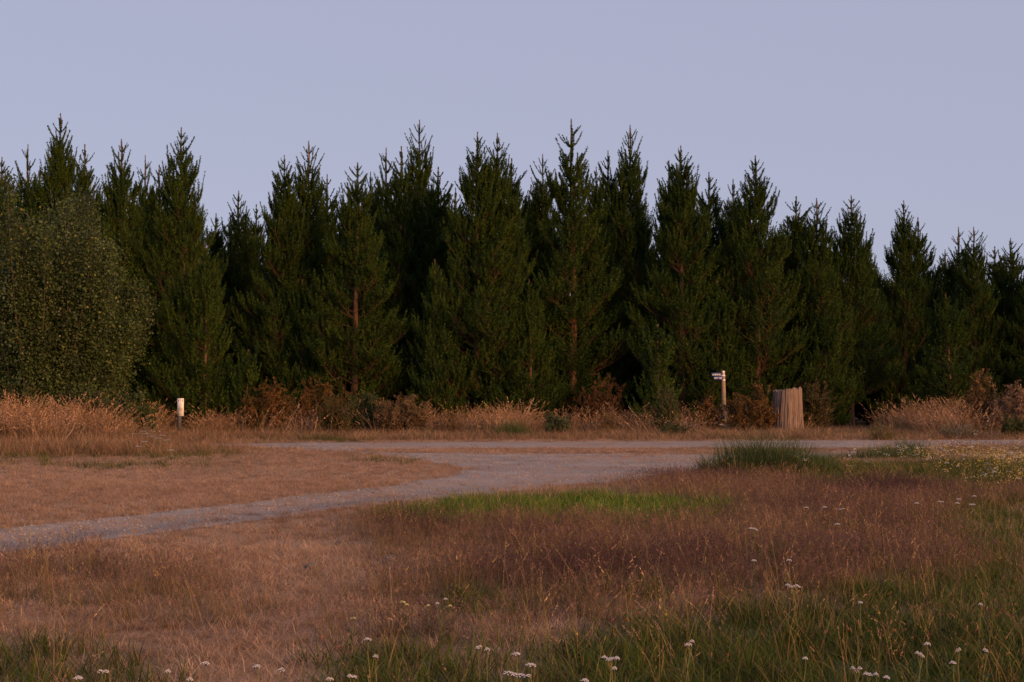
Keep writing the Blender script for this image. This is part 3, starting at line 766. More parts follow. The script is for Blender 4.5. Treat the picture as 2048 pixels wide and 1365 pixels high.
def make_signpost():
    d = float(ground_at(1449, 866)[1]); b = at_dist(1449.5, 866, d); top = at_dist(1446, 742, d)
    H = top[2]; lean = top[0] - b[0]
    e = empty('street_sign_post', (b[0], d, 0), 'round timber post carrying two blue street name blades by the road', 'sign post')
    m = MB(); r0 = .112; r1 = .085; n = 12
    zs = np.linspace(-.05, H, n)
    P = np.column_stack([lean * zs / H, 0 * zs, zs])
    rr = np.linspace(r0, r1, n)
    m.tube(P, rr, 18, (.30, .215, .15)); m.build('post', M_post, e, smooth=False)
    px = d / F
    def at(u, v): p = at_dist(u, v, d); return p[0] - b[0], p[2]
    def xz(v): z = at(0, v)[1]; return lean * z / H, z
    # blades: upper one reaches further left, lower one nearer to the camera
    for (u0, u1, v0, v1, body, yaw, yo) in [(1422.5, 1444.5, 746, 753.5, 'LINKA RD', .10, -.02), (1426.5, 1445.5, 752.8, 760.6, 'DRY NE.', -.10, -.07)]:
        x0, z1 = at(u0, v0); x1, z0 = at(u1, v1)
        W = x1 - x0; h = z1 - z0; bl = MB()
        bl.box((-W / 2, -.012, -h / 2), (W / 2, .012, h / 2))
        o = bl.build('name_blade', M_blue, e); o.location = ((x0 + x1) / 2, yo, (z0 + z1) / 2); rot_part(o, yaw)
        t = obj('lettering', text_mesh(body, h * .66, M_white), o); t.rotation_euler = (math.pi / 2, 0, 0); t.location = (0, -.0145, -.004)
        wd = max(v.co.x for v in t.data.vertices) - min(v.co.x for v in t.data.vertices)
        t.scale = (W * .84 / wd, 1, 1)
        t['label'] = 'white lettering on the blue blade'
    for v in (751.8, 760.4):                                  # clamp straps
        x, z = xz(v); s = MB(); s.tube([(x, 0, z - .02), (x, 0, z + .02)], np.interp(z, [0, H], [r0, r1]) + .006, 18); s.build('clamp_strap', M_steel, e)
    def disc(name, u, v, rad, mat, ry=1.0):
        x, z = at(u, v); y = -(np.interp(z, [0, H], [r0, r1]) + .006)
        a = np.arange(20) * 2 * np.pi / 20; s = MB()
        F0 = np.column_stack([rad * np.cos(a), np.full(20, -.008), rad * ry * np.sin(a)]); F1 = F0.copy(); F1[:, 1] = .02
        V = np.vstack([F0, F1, [[0, -.008, 0]]]); T = [(40, i, (i + 1) % 20) for i in range(20)] + [t for i in range(20) for t in ((i, i + 20, (i + 1) % 20), ((i + 1) % 20, i + 20, (i + 1) % 20 + 20))]
        s.add(V, T); o = s.build(name, mat, e); o.location = (x, y + .004, z)
    disc('reflector', 1446.3, 744.6, .055, M_white); disc('reflector', 1446.6, 749, .04, M_white, .7)
    disc('marker_disc', 1448.8, 837.2, .045, M_white)
    x, z = at(1449.6, 842.3); y = -(np.interp(z, [0, H], [r0, r1]) + .004)
    s = MB(); s.box((-.055, -.006, -.075), (.055, .012, .075)); o = s.build('marker_plate', M_yellow, e); o.location = (x, y, z)
make_signpost()

# ------------------------------------------------------------------ white notice sign
def make_notice():
    d = 56.0; b = at_dist(359, 860, d); e = empty('notice_sign', (b[0], d, 0), 'white upright notice board on a short grey post in tall dry grass', 'sign')
    def at(u, v): p = at_dist(u, v, d); return p[0] - b[0], p[2]
    x0, z1 = at(355.2, 797.2); x1, z0 = at(367.4, 832.5)
    m = MB(); px0 = at(354.8, 840)[0]; px1 = at(362, 840)[0]
    m.box((px0, 0.0, -.05), (px1, .09, z1 - .06)); m.build('post', M_grey, e)
    W = x1 - x0; h = z1 - z0; bd = MB(); bd.box((-W / 2, -.022, -h / 2), (W / 2, -.003, h / 2)); o = bd.build('board', M_white, e)
    o.location = ((x0 + x1) / 2, 0, (z0 + z1) / 2)
    r = np.random.default_rng(8)
    def ink(name, mat, rects):
        k = MB()
        for (a, c, ww, hh) in rects: k.box(((a - ww / 2) * W, -.0255, (c - hh / 2) * h), ((a + ww / 2) * W, -.0225, (c + hh / 2) * h))
        return k.build(name, mat, o)
    # pictograms in the corners, small figures, four bold lines, fine print, logo
    for sx in (-.32, .32): ink('pictogram', M_ink, [(sx, .41, .10, .035), (sx, .375, .055, .05), (sx, .335, .10, .03)])
    ink('pictogram', M_greyink, [(0, .42, .10, .03), (0, .37, .14, .02), (.01, .33, .16, .012), (0, .25, .28, .012)])
    ink('pictogram', M_ink, [(.0, .225, .06, .035)])
    ink('fine_print', M_greyink, [(x, .155 - .03 * q, .05, .012) for q in range(3) for x in np.linspace(-.24, .24, 8) + .01 * q])
    for q, (wid, n) in enumerate([(.36, 4), (.56, 6), (.60, 7), (.60, 7)]):
        zc = .015 - .063 * q
        ink('bold_text_line', M_ink, [(x, zc + r.uniform(-.004, .004), wid / n * .72, .034) for x in np.linspace(-wid / 2, wid / 2, n)])
    ink('fine_print', M_greyink, [(x, -.265 - .025 * q, .05, .012) for q in range(2) for x in np.linspace(-.30, .30, 10)])
    ink('logo', M_ink, [(-.31, -.415, .09, .035), (-.31, -.40, .05, .045)]); ink('fine_print', M_greyink, [(x, -.42, .06, .016) for x in np.linspace(-.16, .3, 6)])
make_notice()

# ------------------------------------------------------------------ grass tufts
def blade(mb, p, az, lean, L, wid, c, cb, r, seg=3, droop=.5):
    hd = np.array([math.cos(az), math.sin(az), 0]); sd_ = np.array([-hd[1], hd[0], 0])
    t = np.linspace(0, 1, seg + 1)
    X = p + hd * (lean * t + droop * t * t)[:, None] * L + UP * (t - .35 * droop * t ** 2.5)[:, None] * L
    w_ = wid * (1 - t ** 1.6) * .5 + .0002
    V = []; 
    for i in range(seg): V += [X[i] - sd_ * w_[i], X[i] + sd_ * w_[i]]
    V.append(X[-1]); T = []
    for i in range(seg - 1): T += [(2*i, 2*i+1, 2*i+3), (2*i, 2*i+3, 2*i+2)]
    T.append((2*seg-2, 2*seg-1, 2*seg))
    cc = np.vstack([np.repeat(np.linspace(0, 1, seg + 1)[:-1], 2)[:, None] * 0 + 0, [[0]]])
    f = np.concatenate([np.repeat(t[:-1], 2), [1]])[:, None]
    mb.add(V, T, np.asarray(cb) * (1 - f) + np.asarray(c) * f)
    return X
def head(mb, p, d, L, wid, c, n, r, open_=.35, tri=.012):
    """seed head: small bristles round the last part of a stem"""
    for k in range(n):
        t = r.random(); rad = unit(np.cross(d, r.normal(size=3))); a = p + d * L * t
        q = a + (d * .6 + rad * open_) * wid * (1.1 - .6 * t) * r.uniform(.6, 1.2)
        s = unit(np.cross(q - a, r.normal(size=3))) * tri * .5
        mb.add([a - s, a + s, q], [(0, 1, 2)], np.asarray(c) * r.uniform(.75, 1.25))
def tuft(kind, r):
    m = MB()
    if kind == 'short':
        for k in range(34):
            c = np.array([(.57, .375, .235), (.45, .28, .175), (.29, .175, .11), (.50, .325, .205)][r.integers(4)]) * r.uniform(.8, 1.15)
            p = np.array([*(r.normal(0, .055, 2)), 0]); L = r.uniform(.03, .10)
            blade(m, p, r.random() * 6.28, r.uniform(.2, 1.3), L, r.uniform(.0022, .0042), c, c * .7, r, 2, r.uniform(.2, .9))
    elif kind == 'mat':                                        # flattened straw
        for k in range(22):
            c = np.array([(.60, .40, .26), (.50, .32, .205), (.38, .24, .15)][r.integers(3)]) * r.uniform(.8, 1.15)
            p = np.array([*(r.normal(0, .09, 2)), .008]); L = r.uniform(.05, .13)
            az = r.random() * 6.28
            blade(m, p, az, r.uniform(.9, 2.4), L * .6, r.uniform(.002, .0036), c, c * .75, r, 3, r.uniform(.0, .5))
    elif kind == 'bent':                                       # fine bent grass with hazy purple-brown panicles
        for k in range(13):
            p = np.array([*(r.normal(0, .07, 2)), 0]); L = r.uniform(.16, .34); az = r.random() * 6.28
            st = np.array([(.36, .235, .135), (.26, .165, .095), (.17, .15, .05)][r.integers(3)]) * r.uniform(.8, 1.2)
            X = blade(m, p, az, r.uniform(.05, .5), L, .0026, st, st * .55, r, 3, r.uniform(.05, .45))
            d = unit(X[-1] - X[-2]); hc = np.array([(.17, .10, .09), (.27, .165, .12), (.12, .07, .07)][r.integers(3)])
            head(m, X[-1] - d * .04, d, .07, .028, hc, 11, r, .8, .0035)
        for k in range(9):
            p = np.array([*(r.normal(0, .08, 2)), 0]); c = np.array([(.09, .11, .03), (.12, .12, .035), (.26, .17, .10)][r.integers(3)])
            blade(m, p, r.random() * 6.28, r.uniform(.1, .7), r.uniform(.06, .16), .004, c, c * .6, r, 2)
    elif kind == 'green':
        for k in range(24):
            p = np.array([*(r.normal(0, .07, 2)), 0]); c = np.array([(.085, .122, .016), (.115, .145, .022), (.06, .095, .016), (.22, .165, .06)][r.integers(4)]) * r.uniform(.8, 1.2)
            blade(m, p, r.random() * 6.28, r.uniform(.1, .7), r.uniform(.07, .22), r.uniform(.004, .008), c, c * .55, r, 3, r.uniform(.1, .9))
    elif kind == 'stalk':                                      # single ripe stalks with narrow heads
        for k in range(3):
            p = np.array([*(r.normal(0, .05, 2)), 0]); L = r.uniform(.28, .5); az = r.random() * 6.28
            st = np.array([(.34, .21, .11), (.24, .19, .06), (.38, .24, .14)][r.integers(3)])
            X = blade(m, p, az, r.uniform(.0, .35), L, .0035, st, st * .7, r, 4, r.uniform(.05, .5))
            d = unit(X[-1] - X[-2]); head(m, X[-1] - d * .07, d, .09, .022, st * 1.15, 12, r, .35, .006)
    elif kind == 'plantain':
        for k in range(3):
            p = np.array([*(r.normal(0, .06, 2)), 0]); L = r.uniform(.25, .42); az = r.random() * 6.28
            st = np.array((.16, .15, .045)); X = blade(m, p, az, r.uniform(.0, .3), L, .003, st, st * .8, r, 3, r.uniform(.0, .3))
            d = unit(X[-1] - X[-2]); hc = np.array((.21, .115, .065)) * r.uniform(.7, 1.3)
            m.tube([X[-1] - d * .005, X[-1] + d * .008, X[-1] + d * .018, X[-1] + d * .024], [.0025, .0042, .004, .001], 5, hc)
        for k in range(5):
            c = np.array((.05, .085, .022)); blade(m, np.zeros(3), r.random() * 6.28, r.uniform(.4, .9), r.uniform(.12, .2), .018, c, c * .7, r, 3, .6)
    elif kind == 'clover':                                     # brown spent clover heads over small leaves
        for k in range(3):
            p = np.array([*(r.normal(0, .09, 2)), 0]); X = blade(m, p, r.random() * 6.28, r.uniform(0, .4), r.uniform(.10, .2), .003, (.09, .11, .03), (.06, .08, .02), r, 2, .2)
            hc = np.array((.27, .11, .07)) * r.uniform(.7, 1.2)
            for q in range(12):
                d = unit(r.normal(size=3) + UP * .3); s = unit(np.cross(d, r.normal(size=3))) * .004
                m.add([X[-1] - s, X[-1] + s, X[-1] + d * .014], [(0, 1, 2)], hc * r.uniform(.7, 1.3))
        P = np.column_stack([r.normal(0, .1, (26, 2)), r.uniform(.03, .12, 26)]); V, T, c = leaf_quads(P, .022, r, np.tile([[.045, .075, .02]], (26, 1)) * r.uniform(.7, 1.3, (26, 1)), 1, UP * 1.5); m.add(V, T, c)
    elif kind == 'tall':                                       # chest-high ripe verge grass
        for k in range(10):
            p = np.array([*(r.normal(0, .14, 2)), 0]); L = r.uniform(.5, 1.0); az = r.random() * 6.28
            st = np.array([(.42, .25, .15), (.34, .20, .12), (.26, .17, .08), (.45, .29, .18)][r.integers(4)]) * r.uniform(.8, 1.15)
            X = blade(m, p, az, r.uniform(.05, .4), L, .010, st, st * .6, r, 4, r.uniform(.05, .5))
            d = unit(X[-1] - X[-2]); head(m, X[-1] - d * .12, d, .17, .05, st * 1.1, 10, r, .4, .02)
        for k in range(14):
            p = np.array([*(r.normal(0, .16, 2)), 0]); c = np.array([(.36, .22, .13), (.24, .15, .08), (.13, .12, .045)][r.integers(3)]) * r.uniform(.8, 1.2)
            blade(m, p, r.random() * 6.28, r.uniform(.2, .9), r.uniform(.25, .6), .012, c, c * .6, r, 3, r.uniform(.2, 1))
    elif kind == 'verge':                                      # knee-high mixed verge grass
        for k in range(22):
            p = np.array([*(r.normal(0, .14, 2)), 0]); c = np.array([(.44, .28, .16), (.32, .19, .11), (.19, .15, .06), (.38, .22, .13)][r.integers(4)]) * r.uniform(.8, 1.2)
            blade(m, p, r.random() * 6.28, r.uniform(.1, .7), r.uniform(.15, .45), .010, c, c * .6, r, 3, r.uniform(.1, .8))
    elif kind == 'flower':                                     # small pale yellow blossoms on wiry stems
        for k in range(6):
            p = np.array([*(r.normal(0, .12, 2)), 0]); X = blade(m, p, r.random() * 6.28, r.uniform(0, .5), r.uniform(.25, .5), .004, (.10, .11, .03), (.06, .08, .02), r, 3, .2)
            for q in range(3):
                cc = X[-1] + r.normal(0, .025, 3) + UP * .01; c = np.array([(.58, .46, .10), (.62, .56, .32), (.55, .40, .06)][r.integers(3)])
                V, T, c2 = leaf_quads(np.tile(cc, (3, 1)), .02, r, np.tile(c, (3, 1)), 1.0, UP * .8); m.add(V, T, c2)
        for k in range(8):
            p = np.array([*(r.normal(0, .12, 2)), 0]); c = np.array((.07, .095, .03)); blade(m, p, r.random() * 6.28, r.uniform(.1, .6), r.uniform(.12, .3), .008, c, c * .6, r, 3, .4)
    elif kind == 'white':                                      # far small white umbels
        for k in range(2):
            p = np.array([*(r.normal(0, .1, 2)), 0]); X = blade(m, p, r.random() * 6.28, r.uniform(0, .3), r.uniform(.3, .48), .005, (.11, .12, .04), (.07, .08, .03), r, 3, .15)
            P = X[-1] + np.column_stack([r.normal(0, .022, (9, 2)), r.uniform(-.004, .012, 9)])
            V, T, c2 = leaf_quads(P, .022, r, np.tile([[.66, .60, .55]], (9, 1)) * r.uniform(.8, 1.1, (9, 1)), 1.0, UP * 2.5); m.add(V, T, c2)
    return m.arrays()
def candidates(y0, y1, dens, margin=2.5):
    """random ground points in the wedge the camera can see (plus a margin), y0..y1, dens per m2"""
    half = lambda y: .36 * y + margin
    A = (y1 - y0) * (half(y0) + half(y1)); n = int(A * dens)
    y = np.sqrt(rng.random(n) * (y1 ** 2 - y0 ** 2) + y0 ** 2) if y0 > 2 else rng.uniform(y0, y1, n)
    x = (rng.random(n) * 2 - 1) * half(y)
    return x, y
def multi(bands):
    xs, ys = zip(*[candidates(*b) for b in bands]); return np.concatenate(xs), np.concatenate(ys)
def emit(name, kind, X, Y, smin, smax, label, cat, tintf=None, protos=6, tilt=.12, seed=1, zscale=None):
    n = len(X); r = np.random.default_rng(seed)
    pr = [tuft(kind, np.random.default_rng(seed * 100 + k)) for k in range(protos)]
    sc = r.uniform(smin, smax, n); grow = 1 + np.clip((Y - 20) / 60, 0, .6)
    s = np.column_stack([sc * grow, sc * grow, sc * (np.ones(n) if zscale is None else zscale)])
    rot = np.column_stack([r.normal(0, tilt, n), r.normal(0, tilt, n), r.random(n) * 6.28])
    t = np.ones((n, 3)) * r.uniform(.62, 1.38, (n, 1))
    if tintf is not None: t = t * tintf(X, Y)
    return scatter(name, pr, np.column_stack([X, Y, np.zeros(n)]), rot, s, t, r.integers(0, protos, n), M_grass, label, cat)
def warm(X, Y): n = fbm(X * .45, Y * .3, 81)[:, None]; return 1 + (n - .5) * np.array([[.5, .6, .6]])

DARKB = [(1150, 1165, 260, 26, 1.0), (1050, 1080, 330, 14, .9), (820, 1055, 90, 20, .8), (1420, 958, 160, 12, 1.0), (1780, 985, 230, 16, .9), (1560, 1030, 160, 12, .7), (1480, 1190, 160, 16, .7), (780, 1280, 120, 30, .8),
         (1750, 1075, 160, 20, .7), (200, 1165, 200, 16, .6), (1000, 1240, 150, 14, .6)]
def bent_tint(X, Y):
    u, v = pix(X, Y); e = fbm(X * .8, Y * .5, 87) - .5
    d = np.clip(blobs(u + 160 * e, v + 30 * e, DARKB) + .12 + 1.6 * (fbm(X * .55, Y * .3, 88) - .5), 0, 1)[:, None]
    return np.array([[1.15, 1.10, 1.0]]) * (1 - d) + d * np.array([[.50, .43, .55]])
# short dry turf everywhere off the gravel, thin on its edges
X, Y = multi([(7, 15, 75, 2.6), (15, 27, 45), (27, 44, 26), (44, 66, 14)])
g, p_, s_ = zones(X, Y); k = ~on_road(X, Y) & (rng.random(len(X)) < np.clip(1.1 - .9 * g - .55 * np.clip(p_, 0, 1), .12, 1))
k |= on_road(X, Y) & (rng.random(len(X)) < np.where(on_road(X + rng.normal(0, .55, len(X)), Y + rng.normal(0, .8, len(X))), .05, .62))
emit('short_dry_grass', 'short', X[k], Y[k], .55, 1.15, 'short dry reddish-brown turf covering the open ground', 'grass', warm, 8, seed=1)
X, Y = multi([(7, 15, 90, 2.6), (15, 27, 40), (27, 46, 16)])
g, p_, s_ = zones(X, Y); k = ~on_road(X, Y) & (rng.random(len(X)) < np.clip(s_ * 1.1 - .12, 0, 1))
emit('flattened_straw', 'mat', X[k], Y[k], .7, 1.25, 'pale flattened straw lying on the worn parts of the field', 'straw', warm, 6, seed=2)
X, Y = multi([(7, 15, 80, 2.6), (15, 27, 60), (27, 42, 30), (42, 60, 8)])
g, p_, s_ = zones(X, Y); k = ~on_road(X, Y) & (rng.random(len(X)) < np.clip(p_ * 1.4 - .12 - .9 * g - .3 * s_, 0, 1))
emit('purple_bent_grass', 'bent', X[k], Y[k], .6, 1.08, 'fine bent grass with a haze of purple-brown seed heads', 'grass', bent_tint, 8, seed=3)
X, Y = multi([(7, 15, 70, 2.6), (15, 27, 60), (27, 44, 40), (44, 62, 22)])
g, p_, s_ = zones(X, Y); k = ~on_road(X, Y) & (rng.random(len(X)) < np.clip(g * 1.25 - .2, 0, 1))
def fresh(X, Y):
    u, v = pix(X, Y); f = np.exp(-(((u - 1130) / 330) ** 2 + ((v - 1032) / 40) ** 2))[:, None]
    return (1 + (fbm(X * .5, Y * .4, 83)[:, None] - .5) * .6) * (1 + f * np.array([[.45, .95, .2]]))
emit('green_grass', 'green', X[k], Y[k], .6, 1.3, 'patches of lush green grass among the dry turf', 'grass', fresh, 8, seed=4)
X, Y = multi([(7, 16, 14, 2.6), (16, 30, 6), (30, 44, 2)])
g, p_, s_ = zones(X, Y); k = ~on_road(X, Y) & (rng.random(len(X)) < np.clip(.15 + p_ + .4 * g - .6 * s_, 0, 1))
emit('ripe_grass_stalks', 'stalk', X[k], Y[k], .65, 1.15, 'single ripe grass stalks standing above the turf', 'grass', warm, 8, seed=5)
X, Y = multi([(7, 13, 8, 2.6)]); u, v = pix(X, Y); u = np.clip(u, 0, 2048)
k = rng.random(len(X)) < blobs(u, v, [(1650, 1340, 330, 90, .9), (1250, 1330, 250, 70, .6), (2000, 1250, 200, 100, .4)])
emit('plantain', 'plantain', X[k], Y[k], .75, 1.15, 'ribwort plantain with brown seed heads in the near green grass', 'plant', None, 6, seed=6)
X, Y = multi([(7, 14, 9, 2.6)]); u, v = pix(X, Y); u = np.clip(u, 0, 2048)
k = rng.random(len(X)) < blobs(u, v, [(1900, 1270, 160, 70, .9), (1330, 1320, 200, 50, .6), (820, 1340, 200, 40, .3)])
emit('spent_clover', 'clover', X[k], Y[k], .8, 1.2, 'spent brown clover heads in the near grass', 'plant', None, 6, seed=7)

# verge in front of the pines and the rank growth on the left
X, Y = multi([(38, 66, 16, 4)]); u, v = pix(X, Y)
tallw = blobs(u, v, [(30, 874, 200, 16, 1.6), (240, 868, 70, 8, .9), (332, 863, 14, 4, .6), (540, 864, 70, 5, 1.0), (820, 865, 160, 5, .7), (640, 866, 150, 5, .75), (1280, 866, 160, 4, .5), (430, 868, 50, 4, .6), (1020, 867, 45, 7, .9), (1420, 862, 40, 4, .5), (1500, 862, 40, 4, .7),
                     (1615, 864, 22, 4, .5), (1890, 862, 85, 9, 1.5), (2040, 862, 120, 8, 1.1), (1200, 862, 200, 4, .45), (-150, 870, 200, 18, 1.0)])
k = ~on_road(X, Y) & (rng.random(len(X)) < tallw * (.5 + fbm(X * .8, Y * .6, 91)))
emit('tall_dry_grass', 'tall', X[k], Y[k], .75, 1.3, 'tall ripe straw-pink grass along the verge below the pines', 'grass', warm, 8, seed=8, zscale=np.interp(u[k], [150, 330, 1700, 1850], [1.25, 1.0, 1.0, 1.25]) * (.3 + 1.3 * fbm(X[k] * .9, Y[k] * .5, 97)))
vw = np.maximum(np.clip((Y - 50.2) / 3, 0, 1) * np.clip((64 - Y) / 2, 0, 1) * .55, blobs(u, v, [(120, 895, 330, 26, 1.2), (330, 890, 120, 16, 1.0)]))
X2, Y2 = multi([(38, 66, 20, 4)]); u2, v2 = pix(X2, Y2)
vw = np.maximum(np.clip((Y2 - 51) / 4, 0, 1) * .6, blobs(u2, v2, [(100, 893, 330, 26, 1.2), (330, 888, 120, 14, 1.0)]))
k = ~on_road(X2, Y2) & (rng.random(len(X2)) < vw * (.55 + .8 * fbm(X2 * .7, Y2 * .6, 92)))
emit('verge_grass', 'verge', X2[k], Y2[k], .55, 1.0, 'knee-high reddish dry grass on the verge and at the left', 'grass', warm, 8, seed=9, zscale=np.interp(u2[k], [200, 420], [1.5, 1.0]) * (.6 + .8 * fbm(X2[k], Y2[k], 98)))
# yellow and white flowers in the right of the field
X, Y = multi([(20, 50, 16, 3)]); u, v = pix(X, Y)
k = ~on_road(X, Y) & (rng.random(len(X)) < (.25 + 1.5 * np.clip(fbm(X * .9, Y * .5, 95) - .35, 0, 1)) * 2.4 * blobs(u, v, [(1995, 950, 110, 28, .30), (2090, 960, 120, 40, .28), (1890, 934, 80, 14, .16), (2020, 1000, 90, 26, .10)]))
emit('yellow_flowers', 'flower', X[k], Y[k], .8, 1.2, 'mass of tiny yellow and cream wildflowers at the right of the field', 'flowers', None, 8, seed=10)
k = ~on_road(X, Y) & (rng.random(len(X)) < blobs(u, v, [(1900, 930, 150, 10, .30), (1760, 945, 150, 14, .16), (1640, 945, 140, 10, .12), (2000, 960, 120, 50, .15)]))
emit('distant_yarrow', 'white', X[k], Y[k], .8, 1.2, 'scattered small white umbels at the far right of the field', 'flowers', None, 6, seed=11)
X, Y = multi([(48, 64, 10, 3)]); u, v = pix(X, Y)
k = ~on_road(X, Y) & (rng.random(len(X)) < blobs(u, v, [(1395, 866, 38, 7, .45), (1472, 866, 14, 5, .4), (1915, 868, 40, 6, .4)]))
emit('roadside_daisies', 'white', X[k], Y[k], .8, 1.3, 'white daisies flowering round the foot of the sign post', 'flowers', None, 6, seed=12)

# ------------------------------------------------------------------ loose gravel
def stone(r):
    V = np.array([(1,0,0),(-1,0,0),(0,1,0),(0,-1,0),(0,0,1),(0,0,-1),(.7,.7,.2),(-.7,.6,-.2)], float)
    V = V * r.uniform(.7, 1.2, (8, 1)) * [1, .8, .55]
    T = np.array([(0,6,4),(6,2,4),(2,1,4),(1,3,4),(3,0,4),(6,0,5),(2,6,5),(1,2,5),(3,1,5),(0,3,5)])
    return V, T, np.ones((8, 3))
X, Y = multi([(13, 24, 90, 3), (24, 46, 26, 3)])
jx = X + rng.normal(0, .22, len(X)) * (rng.random(len(X)) < .5); jy = Y + rng.normal(0, .3, len(X)) * (rng.random(len(X)) < .5)
k = on_road(X, Y); X, Y = jx[k], jy[k]; n = len(X)
sz = .006 + .012 * rng.random(n) ** 2 + .006 * (rng.random(n) < .08) + .0002 * Y
tone = track_col(X, Y) * rng.uniform(.6, 1.4, (n, 1)) * (1 + .15 * (rng.random((n, 1)) - .5) * np.array([[1, 0, -1.]]))
tone[rng.random(n) < .012] = (.45, .41, .38)
mg, nn_, ll_, pp_ = mat_new('loose_gravel')
ia = nn_.new('ShaderNodeAttribute'); ia.attribute_type = 'INSTANCER'; ia.attribute_name = 'tint'; ll_.new(ia.outputs['Color'], pp_.inputs['Base Color']); pp_.inputs['Roughness'].default_value = .85
scatter('loose_gravel', [stone(np.random.default_rng(k)) for k in range(6)], np.column_stack([X, Y, .006 + sz * .2]),
        np.column_stack([rng.normal(0, .4, n), rng.normal(0, .4, n), rng.random(n) * 6.28]), np.repeat(sz[:, None], 3, 1), tone, rng.integers(0, 6, n), mg,
        'loose grey stones scattered over the gravel track', 'gravel')
# the two bigger stones lying in the straw
for (u, v, w_, lab) in [(681, 1092, .11, 'small grey stone lying alone in the straw left of the green patch'), (622, 1141, .12, 'low brownish stone half sunk in the straw below the track'), (780, 1129, .16, 'flat dark stone lying in the dry grass below the green patch')]:
    q = ground_at(u, v); r = np.random.default_rng(int(u)); a = np.arange(14) * 2 * np.pi / 14; V = []; 
    for (z, s) in [(-.01, 1.0), (.25, 1.05), (.45, .8), (.55, .4)]: V.append(np.column_stack([w_ * .5 * s * np.cos(a) * r.uniform(.85, 1.12, 14), w_ * .4 * s * np.sin(a), np.full(14, z * w_) + r.normal(0, .01 * w_, 14)]))
    V.append(np.array([[0, 0, .56 * w_]])); V = np.concatenate(V)
    T = [t for i in range(3) for j in range(14) for t in ((i*14+j, i*14+(j+1)%14, (i+1)*14+(j+1)%14), (i*14+j, (i+1)*14+(j+1)%14, (i+1)*14+j))] + [(42+j, 42+(j+1)%14, 56) for j in range(14)]
    tag(obj('stone', mesh('stone', V, T, M_stone, np.tile([[.12, .10, .09]], (len(V), 1))), None, (q[0], q[1], 0)), lab, 'stone', 'stones in the straw')

# ------------------------------------------------------------------ tussocks
def tussock(u, v, W, H, n, label, seed, stalks=14):
    r = np.random.default_rng(seed); q = ground_at(u, v); e = empty('grass_tussock', (q[0], q[1], 0), label, 'grass', 'green tussocks beside the track')
    m = MB()
    for k in range(n):
        p = np.array([r.normal(0, W * .36), r.normal(0, .35), 0]); p[0] = np.clip(p[0], -W * .55, W * .55); c = np.array([(.06, .11, .03), (.08, .13, .036), (.05, .085, .026), (.13, .14, .05)][r.integers(4)]) * r.uniform(.8, 1.25)
        L = H * r.uniform(.5, 1.05) * math.sqrt(max(.25, 1 - (p[0] / (W * .62)) ** 2))
        blade(m, p, r.random() * 6.28, r.uniform(.05, .5), L, r.uniform(.008, .014), c, c * .6, r, 4, r.uniform(.1, .9))
    m.build('blades', M_shrub, e); s = MB()
    for k in range(stalks):
        p = np.array([r.uniform(-W * .5, W * .5), r.normal(0, .25), 0]); X = blade(s, p, r.choice([0, 3.14]) + r.normal(0, .5), r.uniform(.1, .7), H * r.uniform(.9, 1.35), .006, (.13, .11, .05), (.07, .085, .03), r, 5, r.uniform(.1, .6))
        d = unit(X[-1] - X[-2]); head(s, X[-1] - d * .1, d, .16, .05, (.14, .105, .07), 14, r, .6, .008)
    s.build('seed_stalks', M_shrub, e)
tussock(1530, 952, 2.2, 1.12, 1900, 'large dark green grass tussock at the right end of the gravel junction', 1, 22)
tussock(1625, 944, 1.0, .60, 500, 'smaller green tussock touching the right side of the large tussock', 2, 8)
tussock(1775, 917, 1.9, .50, 800, 'low green tussock near the far road right of the junction', 3, 5)
tussock(1818, 914, .8, .72, 360, 'upright weedy green tussock beside the low tussock by the far road', 4, 6)
tussock(1022, 876, 1.3, 1.0, 700, 'upright rushy clump of yellow-green grass at the foot of the broad central pine', 5, 24)

# dead branch leaning out of the left grass
q = ground_at(118, 893); e = empty('dead_branch', (q[0], q[1], 0), 'pale forked dead branch leaning in the tall grass at left', 'branch')
m = MB(); m.tube([(0, 0, 0), (.25, .02, .30), (.42, .03, .52), (.50, .03, .80)], [.02, .018, .015, .008], 6, (.26, .20, .15)); m.build('main_stick', M_twig, e)
m = MB(); m.tube([(.55, .04, .05), (.62, .05, .30), (.72, .05, .52), (.86, .06, .70)], [.018, .016, .012, .006], 5, (.22, .17, .13)); m.tube([(.2, .02, .2), (.55, .04, .06)], [.016, .018], 5, (.22, .17, .13)); m.build('side_stick', M_twig, e)

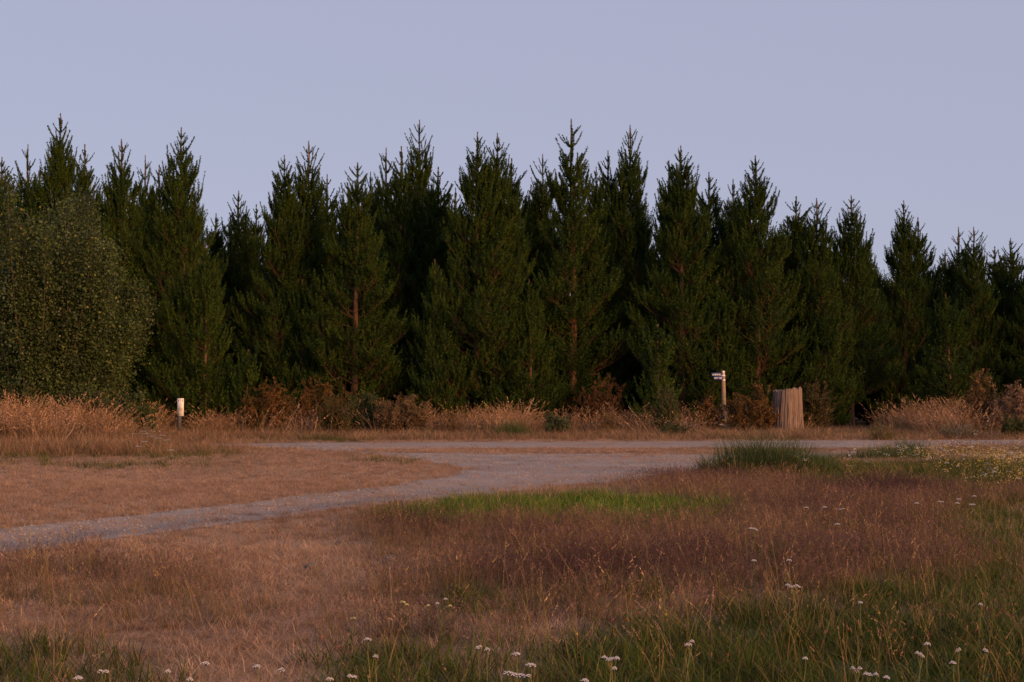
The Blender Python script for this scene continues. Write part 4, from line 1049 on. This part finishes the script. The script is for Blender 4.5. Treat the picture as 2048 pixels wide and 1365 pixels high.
# ------------------------------------------------------------------ yarrow: each near flowering plant on its own
def yarrow(u, v, wpx, heads, label, yellow=False, z=.34):
    r = np.random.default_rng(int(u * 7 + v)); hw = None
    q = ground_at(u, v, z); d = q[1]; W = wpx * d / F
    e = empty('yarrow', (q[0] + r.normal(0, .02), q[1] + .02, 0), label, 'flower', 'white yarrow flowering in the near grass')
    off = q[0] - e.location[0]
    st = MB(); g = (.12, .13, .05)
    st.tube([(0, 0, 0), (off * .4, -.01, z * .5), (off, -.02, z * .82)], [.0035, .003, .0026], 5, g)
    lf = MB()
    for k in range(7):
        zz = z * r.uniform(.08, .7); az = r.random() * 6.28; L = r.uniform(.05, .1); hd = np.array([math.cos(az), math.sin(az), .5])
        for s in range(7):
            a = np.array([off * zz / z, -.012, zz]) + hd * L * s / 7; sd_ = unit(np.cross(hd, UP)) * .016 * (1 - abs(s - 3) / 5)
            lf.add([a, a + sd_ + hd * .006, a + hd * .012], [(0, 1, 2)], (.07, .09, .035)); lf.add([a, a - sd_ + hd * .006, a + hd * .012], [(0, 1, 2)], (.07, .09, .035))
    n = heads; hs = W / max(1, n ** .8)
    for k in range(n):
        hx = off + (0 if n == 1 else (k / (n - 1) - .5) * (W - hs)) + r.normal(0, .002); hy = -.02 + r.normal(0, .012) * (n > 1); hz = z + r.normal(0, .006) * (n > 1)
        st.tube([(off, -.02, z * .8), ((off + hx) / 2 + .003, (-.02 + hy) / 2, z * .9), (hx, hy, hz - .004)], [.0022, .002, .0016], 4, g)
        h = MB(); rad = hs * .6
        for f in range(20):
            a = f * 2.4; rr = rad * math.sqrt((f + .3) / 20); c = np.array([hx + rr * math.cos(a), hy + rr * math.sin(a) * .9, hz + .010 * (1 - (rr / rad) ** 2) + r.normal(0, .0015)])
            fr = rad * .24; aa = np.arange(6) * 1.047 + r.random()
            col = np.array((.66, .61, .58) if not yellow else (.72, .62, .28)) * r.uniform(.85, 1.05)
            ring = c + np.column_stack([fr * np.cos(aa), fr * np.sin(aa), np.full(6, -.003)])
            h.add(np.vstack([ring, c[None] + [[0, 0, .002]]]), [(j, (j + 1) % 6, 6) for j in range(6)], col)
            h.add(np.vstack([ring * [1, 1, 1], np.array([[hx, hy, hz - .008]])]), [((j + 1) % 6, j, 6) for j in range(6)], (.20, .20, .10))
        h.build('flower_head', M_petal, e)
    st.build('stem', M_twig, e); lf.build('leaves', M_shrub, e)
Y_LIST = [
 (207, 1343, 19, 2, 'white yarrow second from the left along the bottom edge'),
 (158, 1357, 16, 1, 'leftmost white yarrow at the bottom edge'),
 (337, 1344, 11, 1, 'tiny white yarrow below and left of the tall-stemmed yarrow near bottom left'),
 (410, 1328, 16, 1, 'round white yarrow on its own thin stem left of the straw path'),
 (380, 1360, 12, 1, 'white yarrow cut by the bottom edge left of the straw path'),
 (513, 1334, 13, 1, 'white yarrow in the pale straw, left of two'),
 (562, 1341, 12, 1, 'white yarrow in the pale straw, right of two'),
 (660, 1360, 16, 2, 'white yarrow at the bottom edge just right of the straw path'),
 (704, 1354, 18, 2, 'white two-headed yarrow at the bottom edge left of the green grass'),
 (735, 1280, 14, 1, 'white yarrow leaning on a long yellowish stem right of the straw path'),
 (751, 1314, 10, 1, 'white yarrow just below the one leaning on a long stem'),
 (957, 1297, 13, 2, 'white yarrow pair at the left of the green bottom grass'),
 (974, 1300, 10, 1, 'small white yarrow touching the pair on its right'),
 (1034, 1309, 14, 1, 'white yarrow standing above the three-headed clump at bottom centre'),
 (1062, 1331, 18, 1, 'white yarrow right of the three-headed clump at bottom centre'),
 (1029, 1349, 42, 3, 'three-headed white yarrow clump at the bottom centre'),
 (1056, 1353, 9, 1, 'tiny white yarrow beside the three-headed clump'),
 (1221, 1320, 33, 4, 'wide flat-topped white yarrow right of bottom centre'),
 (1229, 1338, 9, 1, 'small white yarrow directly below the wide flat-topped one'),
 (1170, 1362, 14, 1, 'white yarrow cut by the bottom edge left of the wide flat-topped one'),
 (1379, 1287, 19, 3, 'white yarrow on a bare stem above the dark green patch, bottom right of centre'),
 (1587, 1174, 31, 5, 'largest white yarrow, standing alone in reddish grass on the right'),
 (1720, 1206, 8, 1, 'single white bud below and right of the largest yarrow'),
 (1579, 1121, 9, 1, 'small white yarrow straight above the largest one'),
 (1507, 1122, 9, 1, 'small white yarrow up left of the largest one'),
 (1507, 1059, 19, 3, 'white yarrow cluster in the pinkish grass right of the green patch'),
 (1674, 1049, 9, 1, 'lone white yarrow right of the cluster in pinkish grass'),
 (1612, 1016, 8, 1, 'small white yarrow above the pinkish grass, left of a row of three'),
 (1650, 1015, 8, 1, 'small white yarrow, middle of a row of three'),
 (1683, 1017, 10, 2, 'small white yarrow, right of a row of three'),
 (1834, 1007, 8, 1, 'small white yarrow left of the right-hand group in purple grass'),
 (1880, 1006, 12, 2, 'flat white yarrow in the right-hand group in purple grass'),
 (1918, 999, 8, 1, 'white yarrow upper middle of the right-hand group in purple grass'),
 (1914, 1007, 8, 1, 'white yarrow lower middle of the right-hand group in purple grass'),
 (1948, 993, 8, 1, 'white yarrow at the top right of the right-hand group in purple grass'),
 (1944, 1010, 12, 2, 'pale yarrow at the lower right of the right-hand group in purple grass'),
 (1961, 1210, 8, 1, 'round white flower among brown clover heads at the right'),
 (1853, 1289, 11, 1, 'white yarrow standing highest in the bottom right green grass'),
 (1840, 1312, 17, 3, 'three-headed white yarrow below the highest one in the bottom right'),
 (1916, 1301, 10, 2, 'white yarrow pair near the right of the bottom green grass'),
 (1906, 1327, 11, 1, 'white yarrow below the pair near the right of the bottom grass'),
 (1970, 1303, 11, 2, 'pale budding yarrow at the far right of the bottom grass'),
 (1713, 1339, 20, 3, 'white yarrow left of a close pair along the bottom right edge'),
 (1736, 1349, 18, 2, 'white yarrow at the bottom right, right of the three-headed one'),
 (1752, 1350, 9, 1, 'tiny white yarrow at the end of the bottom right row'),
 (1774, 1356, 11, 1, 'yellowing yarrow at the bottom edge near the right'),
 (1610, 1318, 9, 1, 'lone white yarrow on a thin stem among plantain heads'),
]
for a in Y_LIST: yarrow(*a)
for (u, v, wp, n, lab) in [(808, 1208, 18, 3, 'cream three-flowered weed in the dry grass, left of a group'), (856, 1212, 8, 2, 'pair of cream blossoms in the middle of the dry field'),
                           (900, 1213, 8, 1, 'cream blossom right of the pair in the dry field'), (706, 1237, 9, 2, 'yellowish blossom low in the dry grass left of the cream flowers')]:
    yarrow(u, v, wp, n, lab, True, .22)
yarrow(892, 1199, 7, 1, 'small white yarrow above the cream blossoms', False, .25); yarrow(874, 1208, 7, 1, 'small white yarrow between the cream blossoms', False, .25)
# the yarrow patch in the left verge
for k, (u, v, lab) in enumerate([(268, 868, 'leftmost'), (287, 863, 'upper left'), (292, 868, 'second'), (305, 863, 'topmost'), (303, 873, 'middle'), (316, 877, 'lower middle'), (325, 871, 'right upper'), (289, 884, 'low left'), (334, 881, 'rightmost upper'), (277, 893, 'lowest left'), (342, 901, 'lowest right')]):
    yarrow(u, v, 13, 3, lab + ' white yarrow of the patch in the verge left of the notice sign', False, .42)
